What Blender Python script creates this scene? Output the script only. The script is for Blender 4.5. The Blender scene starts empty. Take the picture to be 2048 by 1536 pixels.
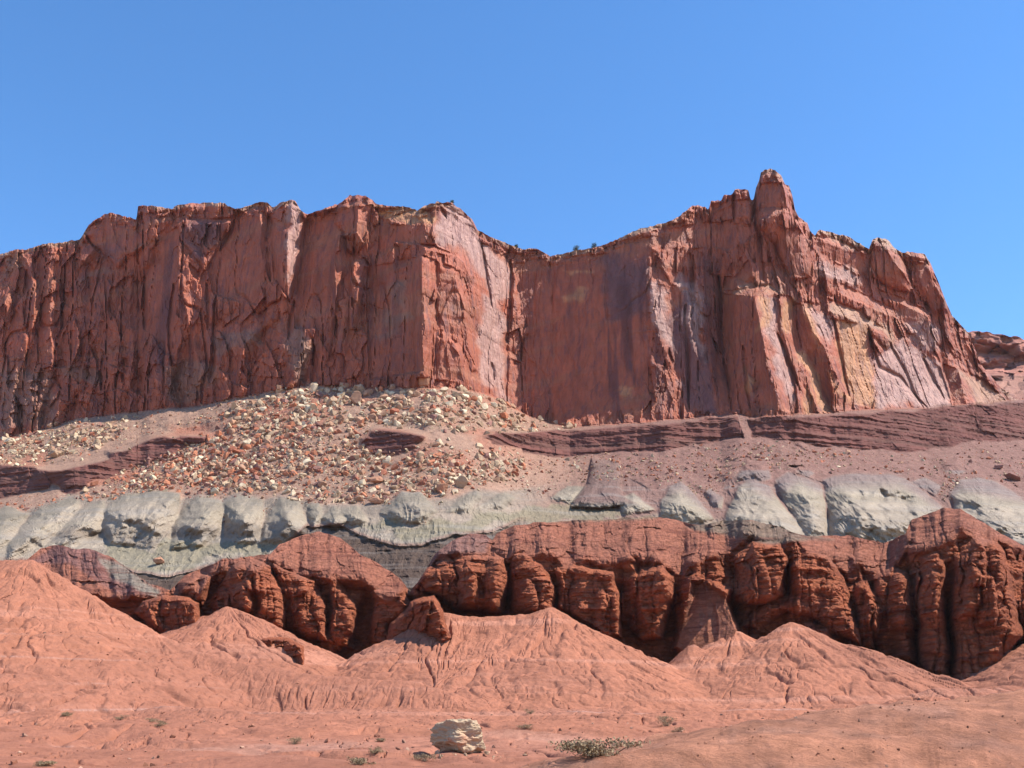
import bpy, math, random
import numpy as np
from mathutils import Vector
R = math.radians
random.seed(7)
rng = np.random.default_rng(11)
scn = bpy.context.scene
COL = scn.collection

# ------------------------------------------------------------------ camera
F = 2196.0                      # focal length in photograph pixels (2048 wide)
PITCH = math.atan((1490 - 768) / F)
CZ = 1.7
cam_d = bpy.data.cameras.new('camera')
cam_d.sensor_width = 36.0
cam_d.lens = 36.0 * F / 2048.0
cam_d.clip_start = 0.1
cam_d.clip_end = 20000
cam = bpy.data.objects.new('camera', cam_d)
cam.location = (0, 0, CZ)
cam.rotation_euler = (math.pi / 2 + PITCH, 0, 0)
COL.objects.link(cam)
scn.camera = cam

# ------------------------------------------------------------------ light
SUN_EL, SUN_AZ = R(53), R(97)    # azimuth clockwise from +Y: the sun stands to the right
w = bpy.data.worlds.new('World')
scn.world = w
w.use_nodes = True
nt = w.node_tree
nt.nodes.clear()
sky = nt.nodes.new('ShaderNodeTexSky')
sky.sky_type = 'NISHITA'
sky.sun_disc = False
sky.sun_elevation = SUN_EL
sky.sun_rotation = SUN_AZ
sky.altitude = 1700
sky.air_density = 1.0
sky.dust_density = 0.25
sky.ozone_density = 3.0
bg = nt.nodes.new('ShaderNodeBackground')
bg.inputs['Strength'].default_value = 0.15
wo = nt.nodes.new('ShaderNodeOutputWorld')
hs = nt.nodes.new('ShaderNodeHueSaturation')
hs.inputs['Saturation'].default_value = 1.2
hs.inputs['Value'].default_value = 1.1
nt.links.new(sky.outputs[0], hs.inputs['Color'])
nt.links.new(hs.outputs[0], bg.inputs[0])
nt.links.new(bg.outputs[0], wo.inputs[0])
sun_d = bpy.data.lights.new('sun', 'SUN')
sun_d.energy = 4.9
sun_d.angle = R(0.5)
sun_d.color = (1.0, 0.95, 0.87)
sun = bpy.data.objects.new('sun', sun_d)
sdir = Vector((math.sin(SUN_AZ) * math.cos(SUN_EL), math.cos(SUN_AZ) * math.cos(SUN_EL), math.sin(SUN_EL)))
sun.rotation_euler = sdir.to_track_quat('Z', 'Y').to_euler()
COL.objects.link(sun)
scn.view_settings.view_transform = 'Standard'
scn.view_settings.look = 'None'
scn.view_settings.exposure = 0.76
scn.view_settings.gamma = 1.0
scn.view_settings.use_curve_mapping = False
scn.cycles.max_bounces = 6
scn.cycles.diffuse_bounces = 4

# ------------------------------------------------------------------ maths
def unproj(px, py, D):
    """point at forward distance D seen at photo position px, py"""
    px = np.asarray(px, float); py = np.asarray(py, float)
    a = (px - 1024) / F; b = -(py - 768) / F
    ry = math.cos(PITCH) - b * math.sin(PITCH)
    rz = math.sin(PITCH) + b * math.cos(PITCH)
    t = D / ry
    return a * t, D + 0 * t, CZ + t * rz

_T = rng.random((8, 256, 256))
def vnoise(x, y, k=0):
    t = _T[k % 8]
    xi = np.floor(x).astype(np.int64); yi = np.floor(y).astype(np.int64)
    fx = x - xi; fy = y - yi
    fx = fx * fx * fx * (fx * (fx * 6 - 15) + 10); fy = fy * fy * fy * (fy * (fy * 6 - 15) + 10)
    x0 = xi & 255; x1 = (xi + 1) & 255; y0 = yi & 255; y1 = (yi + 1) & 255
    return ((t[x0, y0] * (1 - fx) + t[x1, y0] * fx) * (1 - fy) + (t[x0, y1] * (1 - fx) + t[x1, y1] * fx) * fy) * 2 - 1
def fbm(x, y, o=4, k=0, g=0.5):
    s = 0; a = 1.0; n = 0
    for i in range(o):
        s = s + a * vnoise(x * 2 ** i + 17.3 * i, y * 2 ** i + 9.1 * i, k + i); n += a; a *= g
    return s / n
def ridged(x, y, o=3, k=0, g=0.5):
    s = 0; a = 1.0; n = 0
    for i in range(o):
        s = s + a * (1 - 2 * np.abs(vnoise(x * 2 ** i + 5.7 * i, y * 2 ** i + 3.1 * i, k + i))); n += a; a *= g
    return s / n
def blocks(x, y, k=0, tilt=1.0):
    """fractured rock: every Voronoi cell is a plane of its own height and tilt. returns (height, cell random)"""
    t0, t1, t2, t3, t4 = (_T[(k + i) % 8] for i in range(5))
    xi = np.floor(x).astype(np.int64); yi = np.floor(y).astype(np.int64)
    best = np.full(x.shape, 9e9); h = np.zeros(x.shape); idr = np.zeros(x.shape)
    for dx in (-1, 0, 1):
        for dy in (-1, 0, 1):
            cx = xi + dx; cy = yi + dy
            a = cx & 255; b = cy & 255
            qx = x - (cx + t0[a, b]); qy = y - (cy + t1[a, b])
            d = qx * qx + qy * qy
            v = (t2[a, b] * 2 - 1) + tilt * ((t3[a, b] * 2 - 1) * qx * 1.6 + (t4[a, b] * 2 - 1) * qy * 1.6)
            m = d < best
            best = np.where(m, d, best); h = np.where(m, v, h); idr = np.where(m, t2[b, a], idr)
    return h, idr
def sstep(a, b, x):
    t = np.clip((x - a) / (b - a), 0, 1)
    return t * t * (3 - 2 * t)
def sdf(poly, X, Y):
    """distance to a polygon's edge, positive inside"""
    P = np.asarray(poly, float)
    d = np.full(X.shape, 1e9); inside = np.zeros(X.shape, bool)
    n = len(P)
    for i in range(n):
        ax, ay = P[i]; bx, by = P[(i + 1) % n]
        ex, ey = bx - ax, by - ay
        wx, wy = X - ax, Y - ay
        t = np.clip((wx * ex + wy * ey) / (ex * ex + ey * ey + 1e-9), 0, 1)
        d = np.minimum(d, (wx - ex * t) ** 2 + (wy - ey * t) ** 2)
        c = ((ay > Y) != (by > Y))
        with np.errstate(divide='ignore', invalid='ignore'):
            xx = ax + (Y - ay) * ex / (ey if abs(ey) > 1e-9 else 1e-9)
        inside ^= c & (X < xx)
    return np.where(inside, np.sqrt(d), -np.sqrt(d))
def linedist(pts, X, Y):
    P = np.asarray(pts, float); d = np.full(X.shape, 1e9); tt = np.zeros(X.shape)
    n = len(P) - 1
    for i in range(n):
        ax, ay = P[i]; bx, by = P[i + 1]; ex, ey = bx - ax, by - ay
        t = np.clip(((X - ax) * ex + (Y - ay) * ey) / (ex * ex + ey * ey + 1e-9), 0, 1)
        q = (X - ax - ex * t) ** 2 + (Y - ay - ey * t) ** 2
        m = q < d; d = np.where(m, q, d); tt = np.where(m, (i + t) / n, tt)
    return np.sqrt(d), tt
def window(X, Y, pts, pad):
    P = np.asarray(pts, float)
    x0, x1 = P[:, 0].min() - pad, P[:, 0].max() + pad
    y0, y1 = P[:, 1].min() - pad, P[:, 1].max() + pad
    xs = X[0]; ys = Y[:, 0]
    i0, i1 = np.searchsorted(xs, [x0, x1]); j0, j1 = np.searchsorted(ys, [y0, y1])
    return slice(j0, j1), slice(i0, i1)
def curve(pts, x):
    P = np.asarray(pts, float)
    return np.interp(x, P[:, 0], P[:, 1])
def poisson(gx, gy, ell):
    """height whose gradient is nearest to gx, gy (per cell), pulled to zero beyond ell cells"""
    div = np.zeros_like(gx)
    div[:, :-1] += gx[:, :-1]; div[:, 1:] -= gx[:, :-1]
    div[:-1, :] += gy[:-1, :]; div[1:, :] -= gy[:-1, :]
    H, W = gx.shape
    e = np.zeros((2 * H, 2 * W))
    e[:H, :W] = div; e[H:, :W] = div[::-1]; e[:, W:] = e[:, :W][:, ::-1]
    fy = np.fft.fftfreq(2 * H)[:, None]; fx = np.fft.rfftfreq(2 * W)[None, :]
    lap = 2 * np.cos(2 * np.pi * fx) + 2 * np.cos(2 * np.pi * fy) - 4 - 1.0 / ell ** 2
    r = np.fft.irfft2(np.fft.rfft2(e) / lap, s=e.shape)
    return r[:H, :W]
def bilin(M, X, Y, x0, y0, st):
    fx = np.clip((X - x0) / st, 0, M.shape[1] - 1.001); fy = np.clip((Y - y0) / st, 0, M.shape[0] - 1.001)
    i = fx.astype(int); j = fy.astype(int); u = fx - i; v = fy - j
    if M.ndim == 3: u = u[..., None]; v = v[..., None]
    return (M[j, i] * (1 - u) + M[j, i + 1] * u) * (1 - v) + (M[j + 1, i] * (1 - u) + M[j + 1, i + 1] * u) * v

z1 = lambda L: [(x * .3418, 350 + y * .3418) for x, y in L]
z2 = lambda L: [(600 + x * .3418, 350 + y * .3418) for x, y in L]
z3 = lambda L: [(1200 + x * .41406, 320 + y * .41406) for x, y in L]
z4 = lambda L: [(x * .3418, 750 + y * .3418) for x, y in L]
z5 = lambda L: [(600 + x * .3418, 750 + y * .3418) for x, y in L]
z6 = lambda L: [(1300 + x * .36523, 800 + y * .36523) for x, y in L]
z7 = lambda L: [(x * .5, 1100 + y * .5) for x, y in L]
z8 = lambda L: [(1024 + x * .5, 1100 + y * .5) for x, y in L]

# ------------------------------------------------------------------ objects
def put(o, label=None, cat=None, group=None, kind=None):
    if label: o['label'] = label
    if cat: o['category'] = cat
    if group: o['group'] = group
    if kind: o['kind'] = kind
    return o
def mesh_np(name, V, Q, col=None, mat=None, smooth=True):
    """a mesh object from an n x 3 array, an m x k face array and an n x 3 colour array"""
    me = bpy.data.meshes.new(name)
    V = np.ascontiguousarray(V, np.float32); Q = np.ascontiguousarray(Q, np.int32)
    k = Q.shape[1]
    me.vertices.add(len(V)); me.vertices.foreach_set('co', V.ravel())
    me.loops.add(Q.size); me.loops.foreach_set('vertex_index', Q.ravel())
    me.polygons.add(len(Q)); me.polygons.foreach_set('loop_start', np.arange(0, Q.size, k, dtype=np.int32))
    me.update(calc_edges=True)
    me.polygons.foreach_set('use_smooth', np.full(len(Q), smooth))
    if col is not None:
        at = me.color_attributes.new('rock_color', 'FLOAT_COLOR', 'POINT')
        c = np.ones((len(V), 4), np.float32); c[:, :3] = col
        at.data.foreach_set('color', c.ravel())
    if mat: me.materials.append(mat)
    me.validate()
    o = bpy.data.objects.new(name, me); COL.objects.link(o)
    return o
def grid_faces(H, W):
    i = np.arange(H * W).reshape(H, W)
    return np.stack([i[:-1, :-1], i[1:, :-1], i[1:, 1:], i[:-1, 1:]], -1)
def submesh(name, V, Q, col, mat, smooth=True):
    u, inv = np.unique(Q, return_inverse=True)
    return mesh_np(name, V[u], inv.reshape(Q.shape), col[u], mat, smooth)

# ------------------------------------------------------------------ materials
def rock_material(name, attr=True, spec=.15, color=(.4, .2, .15), nscale=(1, 1, 1), freq=.6, var=.35, bump=.5, bdist=.4,
                  streak=None, strata=None, rough=.95, speck=None, crack=None):
    m = bpy.data.materials.new(name); m.use_nodes = True
    t = m.node_tree; N = t.nodes; L = t.links
    b = N['Principled BSDF']; b.inputs['Roughness'].default_value = rough
    b.inputs['Specular IOR Level'].default_value = spec
    tc = N.new('ShaderNodeTexCoord')
    mp = N.new('ShaderNodeMapping'); mp.inputs['Scale'].default_value = nscale
    L.new(tc.outputs['Object'], mp.inputs[0])
    def noise(scale, detail, vec, rgh=.6):
        n = N.new('ShaderNodeTexNoise'); n.inputs['Scale'].default_value = scale
        n.inputs['Detail'].default_value = detail; n.inputs['Roughness'].default_value = rgh
        L.new(vec, n.inputs['Vector']); return n.outputs['Fac']
    def ramp(src, p0, p1, v0, v1):
        r = N.new('ShaderNodeMapRange'); r.inputs[1].default_value = p0; r.inputs[2].default_value = p1
        r.inputs[3].default_value = v0; r.inputs[4].default_value = v1; L.new(src, r.inputs[0]); return r.outputs[0]
    def mult(c, f):
        x = N.new('ShaderNodeVectorMath'); x.operation = 'SCALE'; L.new(c, x.inputs[0]); L.new(f, x.inputs['Scale']); return x.outputs[0]
    def mixc(f, a, bcol):
        x = N.new('ShaderNodeMix'); x.data_type = 'RGBA'; L.new(f, x.inputs[0]); L.new(a, x.inputs[6])
        x.inputs[7].default_value = (*bcol, 1); return x.outputs[2]
    if attr:
        a = N.new('ShaderNodeAttribute'); a.attribute_name = 'rock_color'; c = a.outputs['Color']
    else:
        a = N.new('ShaderNodeRGB'); a.outputs[0].default_value = (*color, 1); c = a.outputs[0]
    n1 = noise(freq, 9, mp.outputs[0], .68)
    c = mult(c, ramp(n1, .3, .7, (1 - var) * .74, (1 + var) * .74))
    if streak:      # desert varnish: dark stains drawn down the face
        col, sc, lo, hi, amt = streak
        ms = N.new('ShaderNodeMapping'); ms.inputs['Scale'].default_value = (1, 1, .07); L.new(tc.outputs['Object'], ms.inputs[0])
        s = noise(sc, 7, ms.outputs[0], .7)
        c = mixc(ramp(s, lo, hi, 0, amt), c, col)
    if strata:      # beds of slightly different colour
        col, sc, lo, hi, amt = strata
        ms = N.new('ShaderNodeMapping'); ms.inputs['Scale'].default_value = (.06, .06, 1); L.new(tc.outputs['Object'], ms.inputs[0])
        s = noise(sc, 6, ms.outputs[0], .65)
        c = mixc(ramp(s, lo, hi, 0, amt), c, col)
    if speck:       # small stones lying in the soil
        col, sc, lo, hi, amt = speck
        s = noise(sc, 3, tc.outputs['Object'], .7)
        c = mixc(ramp(s, lo, hi, 0, amt), c, col)
    L.new(c, b.inputs['Base Color'])
    bp = N.new('ShaderNodeBump'); bp.inputs['Strength'].default_value = bump; bp.inputs['Distance'].default_value = bdist
    n2 = noise(freq * 3, 10, mp.outputs[0], .72)
    if crack:       # joints: cell edges cut into the surface
        sc, zs_, dep = crack
        mc = N.new('ShaderNodeMapping'); mc.inputs['Scale'].default_value = (1, 1, zs_); L.new(tc.outputs['Object'], mc.inputs[0])
        wn_ = N.new('ShaderNodeTexNoise'); wn_.inputs['Scale'].default_value = sc * 1.5; wn_.inputs['Detail'].default_value = 4; L.new(mc.outputs[0], wn_.inputs['Vector'])
        ad = N.new('ShaderNodeMix'); ad.data_type = 'VECTOR'; ad.inputs[0].default_value = .04 / sc * .5
        va = N.new('ShaderNodeVectorMath'); va.operation = 'MULTIPLY_ADD'; L.new(wn_.outputs['Color'], va.inputs[0]); va.inputs[1].default_value = (.8 / sc,) * 3; L.new(mc.outputs[0], va.inputs[2])
        N.remove(ad)
        vo = N.new('ShaderNodeTexVoronoi'); vo.feature = 'DISTANCE_TO_EDGE'; vo.inputs['Scale'].default_value = sc; L.new(va.outputs[0], vo.inputs['Vector'])
        e_ = ramp(vo.outputs['Distance'], 0, .06, 0, dep)
        sm = N.new('ShaderNodeMath'); sm.operation = 'ADD'; L.new(e_, sm.inputs[0]); L.new(n2, sm.inputs[1]); n2 = sm.outputs[0]
    L.new(n2, bp.inputs['Height']); L.new(bp.outputs[0], b.inputs['Normal'])
    return m
M_cliff = rock_material('cliff_sandstone', spec=.25, rough=.55, nscale=(1, 1, .3), freq=.28, var=.28, bump=.8, bdist=1.1, crack=(.15, .25, .40),
                        streak=((.15, .06, .06), .45, .5, .66, .75))
M_ledge = rock_material('ledge_siltstone', nscale=(.2, .2, 1), freq=.5, var=.3, bump=.8, bdist=.6, strata=((.10, .045, .035), .5, .5, .62, .6))
M_talus = rock_material('talus_soil', freq=.35, var=.3, bump=.9, bdist=.7, speck=((.50, .36, .24), 1.5, .55, .66, .35))
M_grey = rock_material('bentonite_clay', freq=.6, var=.24, bump=.9, bdist=.8, strata=((.30, .27, .24), .35, .5, .65, .35))
M_red = rock_material('red_siltstone', nscale=(.3, .3, 1.5), freq=.9, var=.32, bump=1.0, bdist=.7, crack=(.5, 1.8, .5), strata=((.14, .04, .028), .8, .52, .62, .55))
M_soil = rock_material('red_soil', freq=.5, var=.2, bump=.8, bdist=.25, speck=((.20, .07, .045), 1.3, .56, .66, .6))
M_bank = rock_material('bank_gravel', nscale=(.6, 1, 1.0), freq=3.2, var=.4, bump=1., bdist=.12, speck=((.30, .14, .095), 5.0, .54, .66, .45))
M_far = rock_material('far_sandstone', freq=.05, var=.3, bump=.8, bdist=2.0, strata=((.16, .06, .05), .12, .5, .62, .6))

# ------------------------------------------------------------------ sheet A: cliff, ledges, talus, grey hills
ST = 2.0
AX0, AX1, AY0, AY1 = -420, 2470, 300, 1240
xs = np.arange(AX0, AX1, ST); ys = np.arange(AY0, AY1, ST)
X, Y = np.meshgrid(xs, ys)
SKY = [(-420, 560), (-200, 540), (-60, 520), (0, 510), (30, 500), (50, 498), (100, 487), (158, 478), (165, 470), (178, 447), (210, 428), (225, 425), (250, 432),
       (273, 438), (276, 412), (300, 411), (325, 414), (345, 418), (350, 412), (380, 408), (450, 405), (455, 412), (470, 418), (500, 412),
       (520, 404), (535, 405), (545, 415), (552, 412), (560, 405), (578, 399), (590, 401), (600, 420), (610, 428), (620, 426), (650, 416), (680, 407),
       (700, 391), (720, 390), (735, 393), (752, 405), (775, 413), (815, 414), (835, 420), (850, 410), (870, 408), (873, 404), (895, 404), (905, 405),
       (912, 412), (925, 420), (945, 440), (955, 460), (985, 475), (1000, 480), (1025, 492), (1045, 497), (1070, 497), (1085, 503), (1100, 513),
       (1120, 508), (1145, 502), (1170, 500), (1200, 494), (1230, 480), (1250, 470), (1280, 457), (1310, 453), (1360, 432), (1385, 412), (1395, 410),
       (1410, 415), (1417, 420), (1422, 403), (1443, 400), (1447, 390), (1465, 388), (1470, 380), (1480, 377), (1497, 380), (1501, 400), (1507, 400), (1512, 375),
       (1518, 362), (1522, 345), (1530, 340), (1550, 340), (1562, 350), (1570, 370), (1578, 372), (1585, 395), (1590, 420), (1598, 435), (1615, 445),
       (1620, 460), (1630, 470), (1637, 461), (1650, 463), (1700, 475), (1738, 497), (1745, 478), (1755, 474), (1775, 480), (1790, 497), (1805, 505),
       (1815, 502), (1850, 507), (1860, 525), (1875, 560), (1890, 600), (1905, 632), (1937, 668), (1966, 734), (1995, 767), (2024, 795), (2060, 800),
       (2200, 790), (2470, 770)]
BASE = [(-420, 930), (-100, 900), (0, 880), (80, 860), (150, 838), (250, 825), (400, 812), (500, 790), (560, 780), (620, 770), (700, 775), (830, 778),
        (900, 775), (960, 785), (1000, 800), (1060, 835), (1140, 855), (1200, 850), (1300, 843), (1400, 835), (1480, 828), (1500, 835), (1600, 828),
        (1700, 822), (1850, 815), (1950, 808), (2048, 798), (2470, 770)]
PLAN = [(-420, 630), (0, 580), (150, 572), (280, 566), (300, 560), (440, 552), (600, 540), (700, 536), (800, 526), (850, 520), (880, 521), (950, 540), (1015, 566), (1040, 570), (1100, 567),
        (1200, 558), (1290, 548), (1330, 545), (1390, 548), (1440, 548), (1470, 540), (1560, 538), (1640, 552), (1720, 566), (1800, 580), (1900, 600), (1980, 622), (2060, 650), (2470, 760)]
def smooth1(a, n=9):
    k = np.hanning(n + 2)[1:-1]; k /= k.sum()
    return np.convolve(np.pad(a, n // 2, mode='edge'), k, 'valid')
jx = fbm(xs * .045, xs * 0 + 3.3, 4, 2)
ysky = curve(SKY, xs) + jx * 3.0 + fbm(xs * .2, xs * 0 + 8.1, 2, 4) * 1.6
# where the mesa drops behind the bench at the far right the sheet's top is just under the bench rim
ybase = curve(BASE, xs) + fbm(xs * .03, xs * 0 + 1.7, 4, 5) * 3
Dplan = smooth1(curve(PLAN, xs), 7)
GREYTOP = [(-420, 1010), (0, 1050), (60, 1020), (140, 990), (205, 1000), (250, 985), (330, 982), (360, 1000), (400, 990), (440, 1000), (480, 985), (530, 1000), (560, 992), (600, 1000), (640, 1010),
           (700, 1010), (760, 1010), (820, 985), (860, 1000), (905, 1000), (950, 980), (1000, 985), (1100, 970), (1190, 960), (1250, 950), (1310, 985), (1360, 960), (1420, 1010), (1480, 940),
           (1540, 975), (1600, 945), (1640, 965), (1680, 950), (1800, 947), (1880, 1000), (1920, 960), (2048, 985), (2470, 1000)]
ygrey = curve(GREYTOP, xs)
SK, BS, DP, GT = (a[None, :] + 0 * Y for a in (ysky, ybase, Dplan, ygrey))
D_low = 352.0 + 12 * np.sin(xs / 210.0)[None, :] + 0 * Y       # foot of the grey hills
t = np.clip((Y - BS) / (1170 - BS), 0, 1.25)
L0 = np.where(Y < BS, np.log(DP + (BS - Y) * .045), np.log(DP - 3) * (1 - t) + np.log(D_low) * t)
Wx = (X - 1024) / F * 500; 
_, _, Wz = unproj(X, Y, np.exp(L0))

# coordinates with ragged edges
Xw = X + fbm(Wx * .09, Wz * .09, 4, 1) * 7; Yw = Y + fbm(Wx * .09 + 40, Wz * .09, 4, 3) * 7
gx = np.zeros_like(X); gy = np.zeros_like(X); fmask = np.zeros_like(X)
def facet(poly, ang, tilt=0., soft=1.2, rep=True):
    """a rock face turned ang degrees to the right (negative: left) of the camera; tilt > 0 leans it back"""
    s = window(X, Y, poly, 14)
    m = sstep(-soft, soft, sdf(poly, X[s] + (Xw[s] - X[s]) * .45, Y[s] + (Yw[s] - Y[s]) * .45))
    fmask[s] = np.maximum(fmask[s], m * (1. if soft < 2 else .45))
    k = 1.0 / F * ST
    tx = math.tan(R(ang)) * k; ty = -math.tan(R(tilt)) * k
    gx[s] = gx[s] * (1 - m) + tx * m
    gy[s] = gy[s] * (1 - m) + ty * m
# shaded, left-turned faces first, sunlit faces over them
for P, a in ((z1([(840, 600), (880, 450), (940, 350), (1040, 300), (1040, 700), (1000, 1050), (960, 1050), (900, 950), (840, 900)]), -35),
             (z1([(1200, 480), (1340, 330), (1390, 200), (1520, 260), (1560, 480), (1500, 760), (1250, 700)]), -22),
             (z1([(1590, 230), (1700, 150), (1690, 640), (1680, 720), (1600, 600)]), -30),
             (z1([(1780, 260), (1960, 200), (1960, 700), (1900, 900), (1720, 900), (1750, 500)]), -25),
             (z1([(480, 330), (620, 230), (800, 270), (840, 400), (700, 500), (560, 440)]), -30),
             (z2([(380, 540), (700, 480), (720, 1150), (400, 1200)]), -20),
             (z2([(795, 500), (900, 540), (960, 800), (930, 950), (800, 900)]), -30),
             (z2([(780, 950), (860, 960), (930, 1060), (950, 1200), (780, 1200)]), -30),
             (z2([(40, 240), (240, 180), (340, 200), (330, 330), (230, 350), (200, 460), (60, 500)]), -28),
             (z2([(430, 300), (600, 290), (720, 300), (700, 400), (560, 390), (480, 470)]), -20),
             (z2([(1240, 520), (1480, 480), (1480, 1000), (1330, 1380), (1320, 1100), (1340, 900)]), -6),
             (z2([(1480, 490), (1850, 430), (2040, 350), (2040, 1350), (1480, 1450)]), -14),
             (z3([(590, 640), (740, 660), (790, 870), (800, 1000), (860, 1200), (640, 1210), (600, 900)]), -35),
             (z3([(340, 600), (440, 620), (450, 850), (520, 1000), (580, 1200), (420, 1220), (330, 850)]), -28),
             (z3([(850, 680), (880, 830), (930, 990), (960, 1080), (930, 1130), (880, 960)]), -40),
             (z3([(925, 690), (985, 700), (1030, 830), (1090, 920), (1130, 1150), (1110, 1200), (1000, 1010), (945, 930)]), -40),
             (z3([(1030, 330), (1230, 450), (1300, 450), (1300, 560), (1200, 520), (1040, 440)]), -10),
             (z3([(880, 330), (960, 330), (1030, 430), (1025, 560), (900, 560), (860, 420)]), -30),
             (z3([(760, 110), (880, 110), (900, 240), (740, 300), (740, 200)]), -32),
             (z3([(540, 210), (740, 180), (740, 290), (540, 290)]), -30),
             (z3([(300, 340), (520, 300), (760, 320), (760, 360), (620, 430), (440, 420), (300, 440)]), -24),
             (z3([(1310, 400), (1400, 460), (1505, 610), (1480, 650), (1350, 600), (1300, 500)]), -34),
             (z3([(1510, 490), (1590, 500), (1620, 600), (1690, 700), (1600, 720), (1515, 620)]), -30),
             (z3([(1440, 690), (1600, 740), (1540, 830), (1430, 760)]), -40),
             (z3([(1655, 985), (1730, 1010), (1765, 1190), (1705, 1190)]), -45),
             (z3([(600, 560), (650, 560), (720, 480), (740, 560), (640, 620), (590, 620)]), -45)):
    facet(P, math.degrees(math.atan(math.tan(R(a)) * 1.35 - (.55 if np.mean([q[0] for q in P]) > 1440 else 0))), 3)
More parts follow.
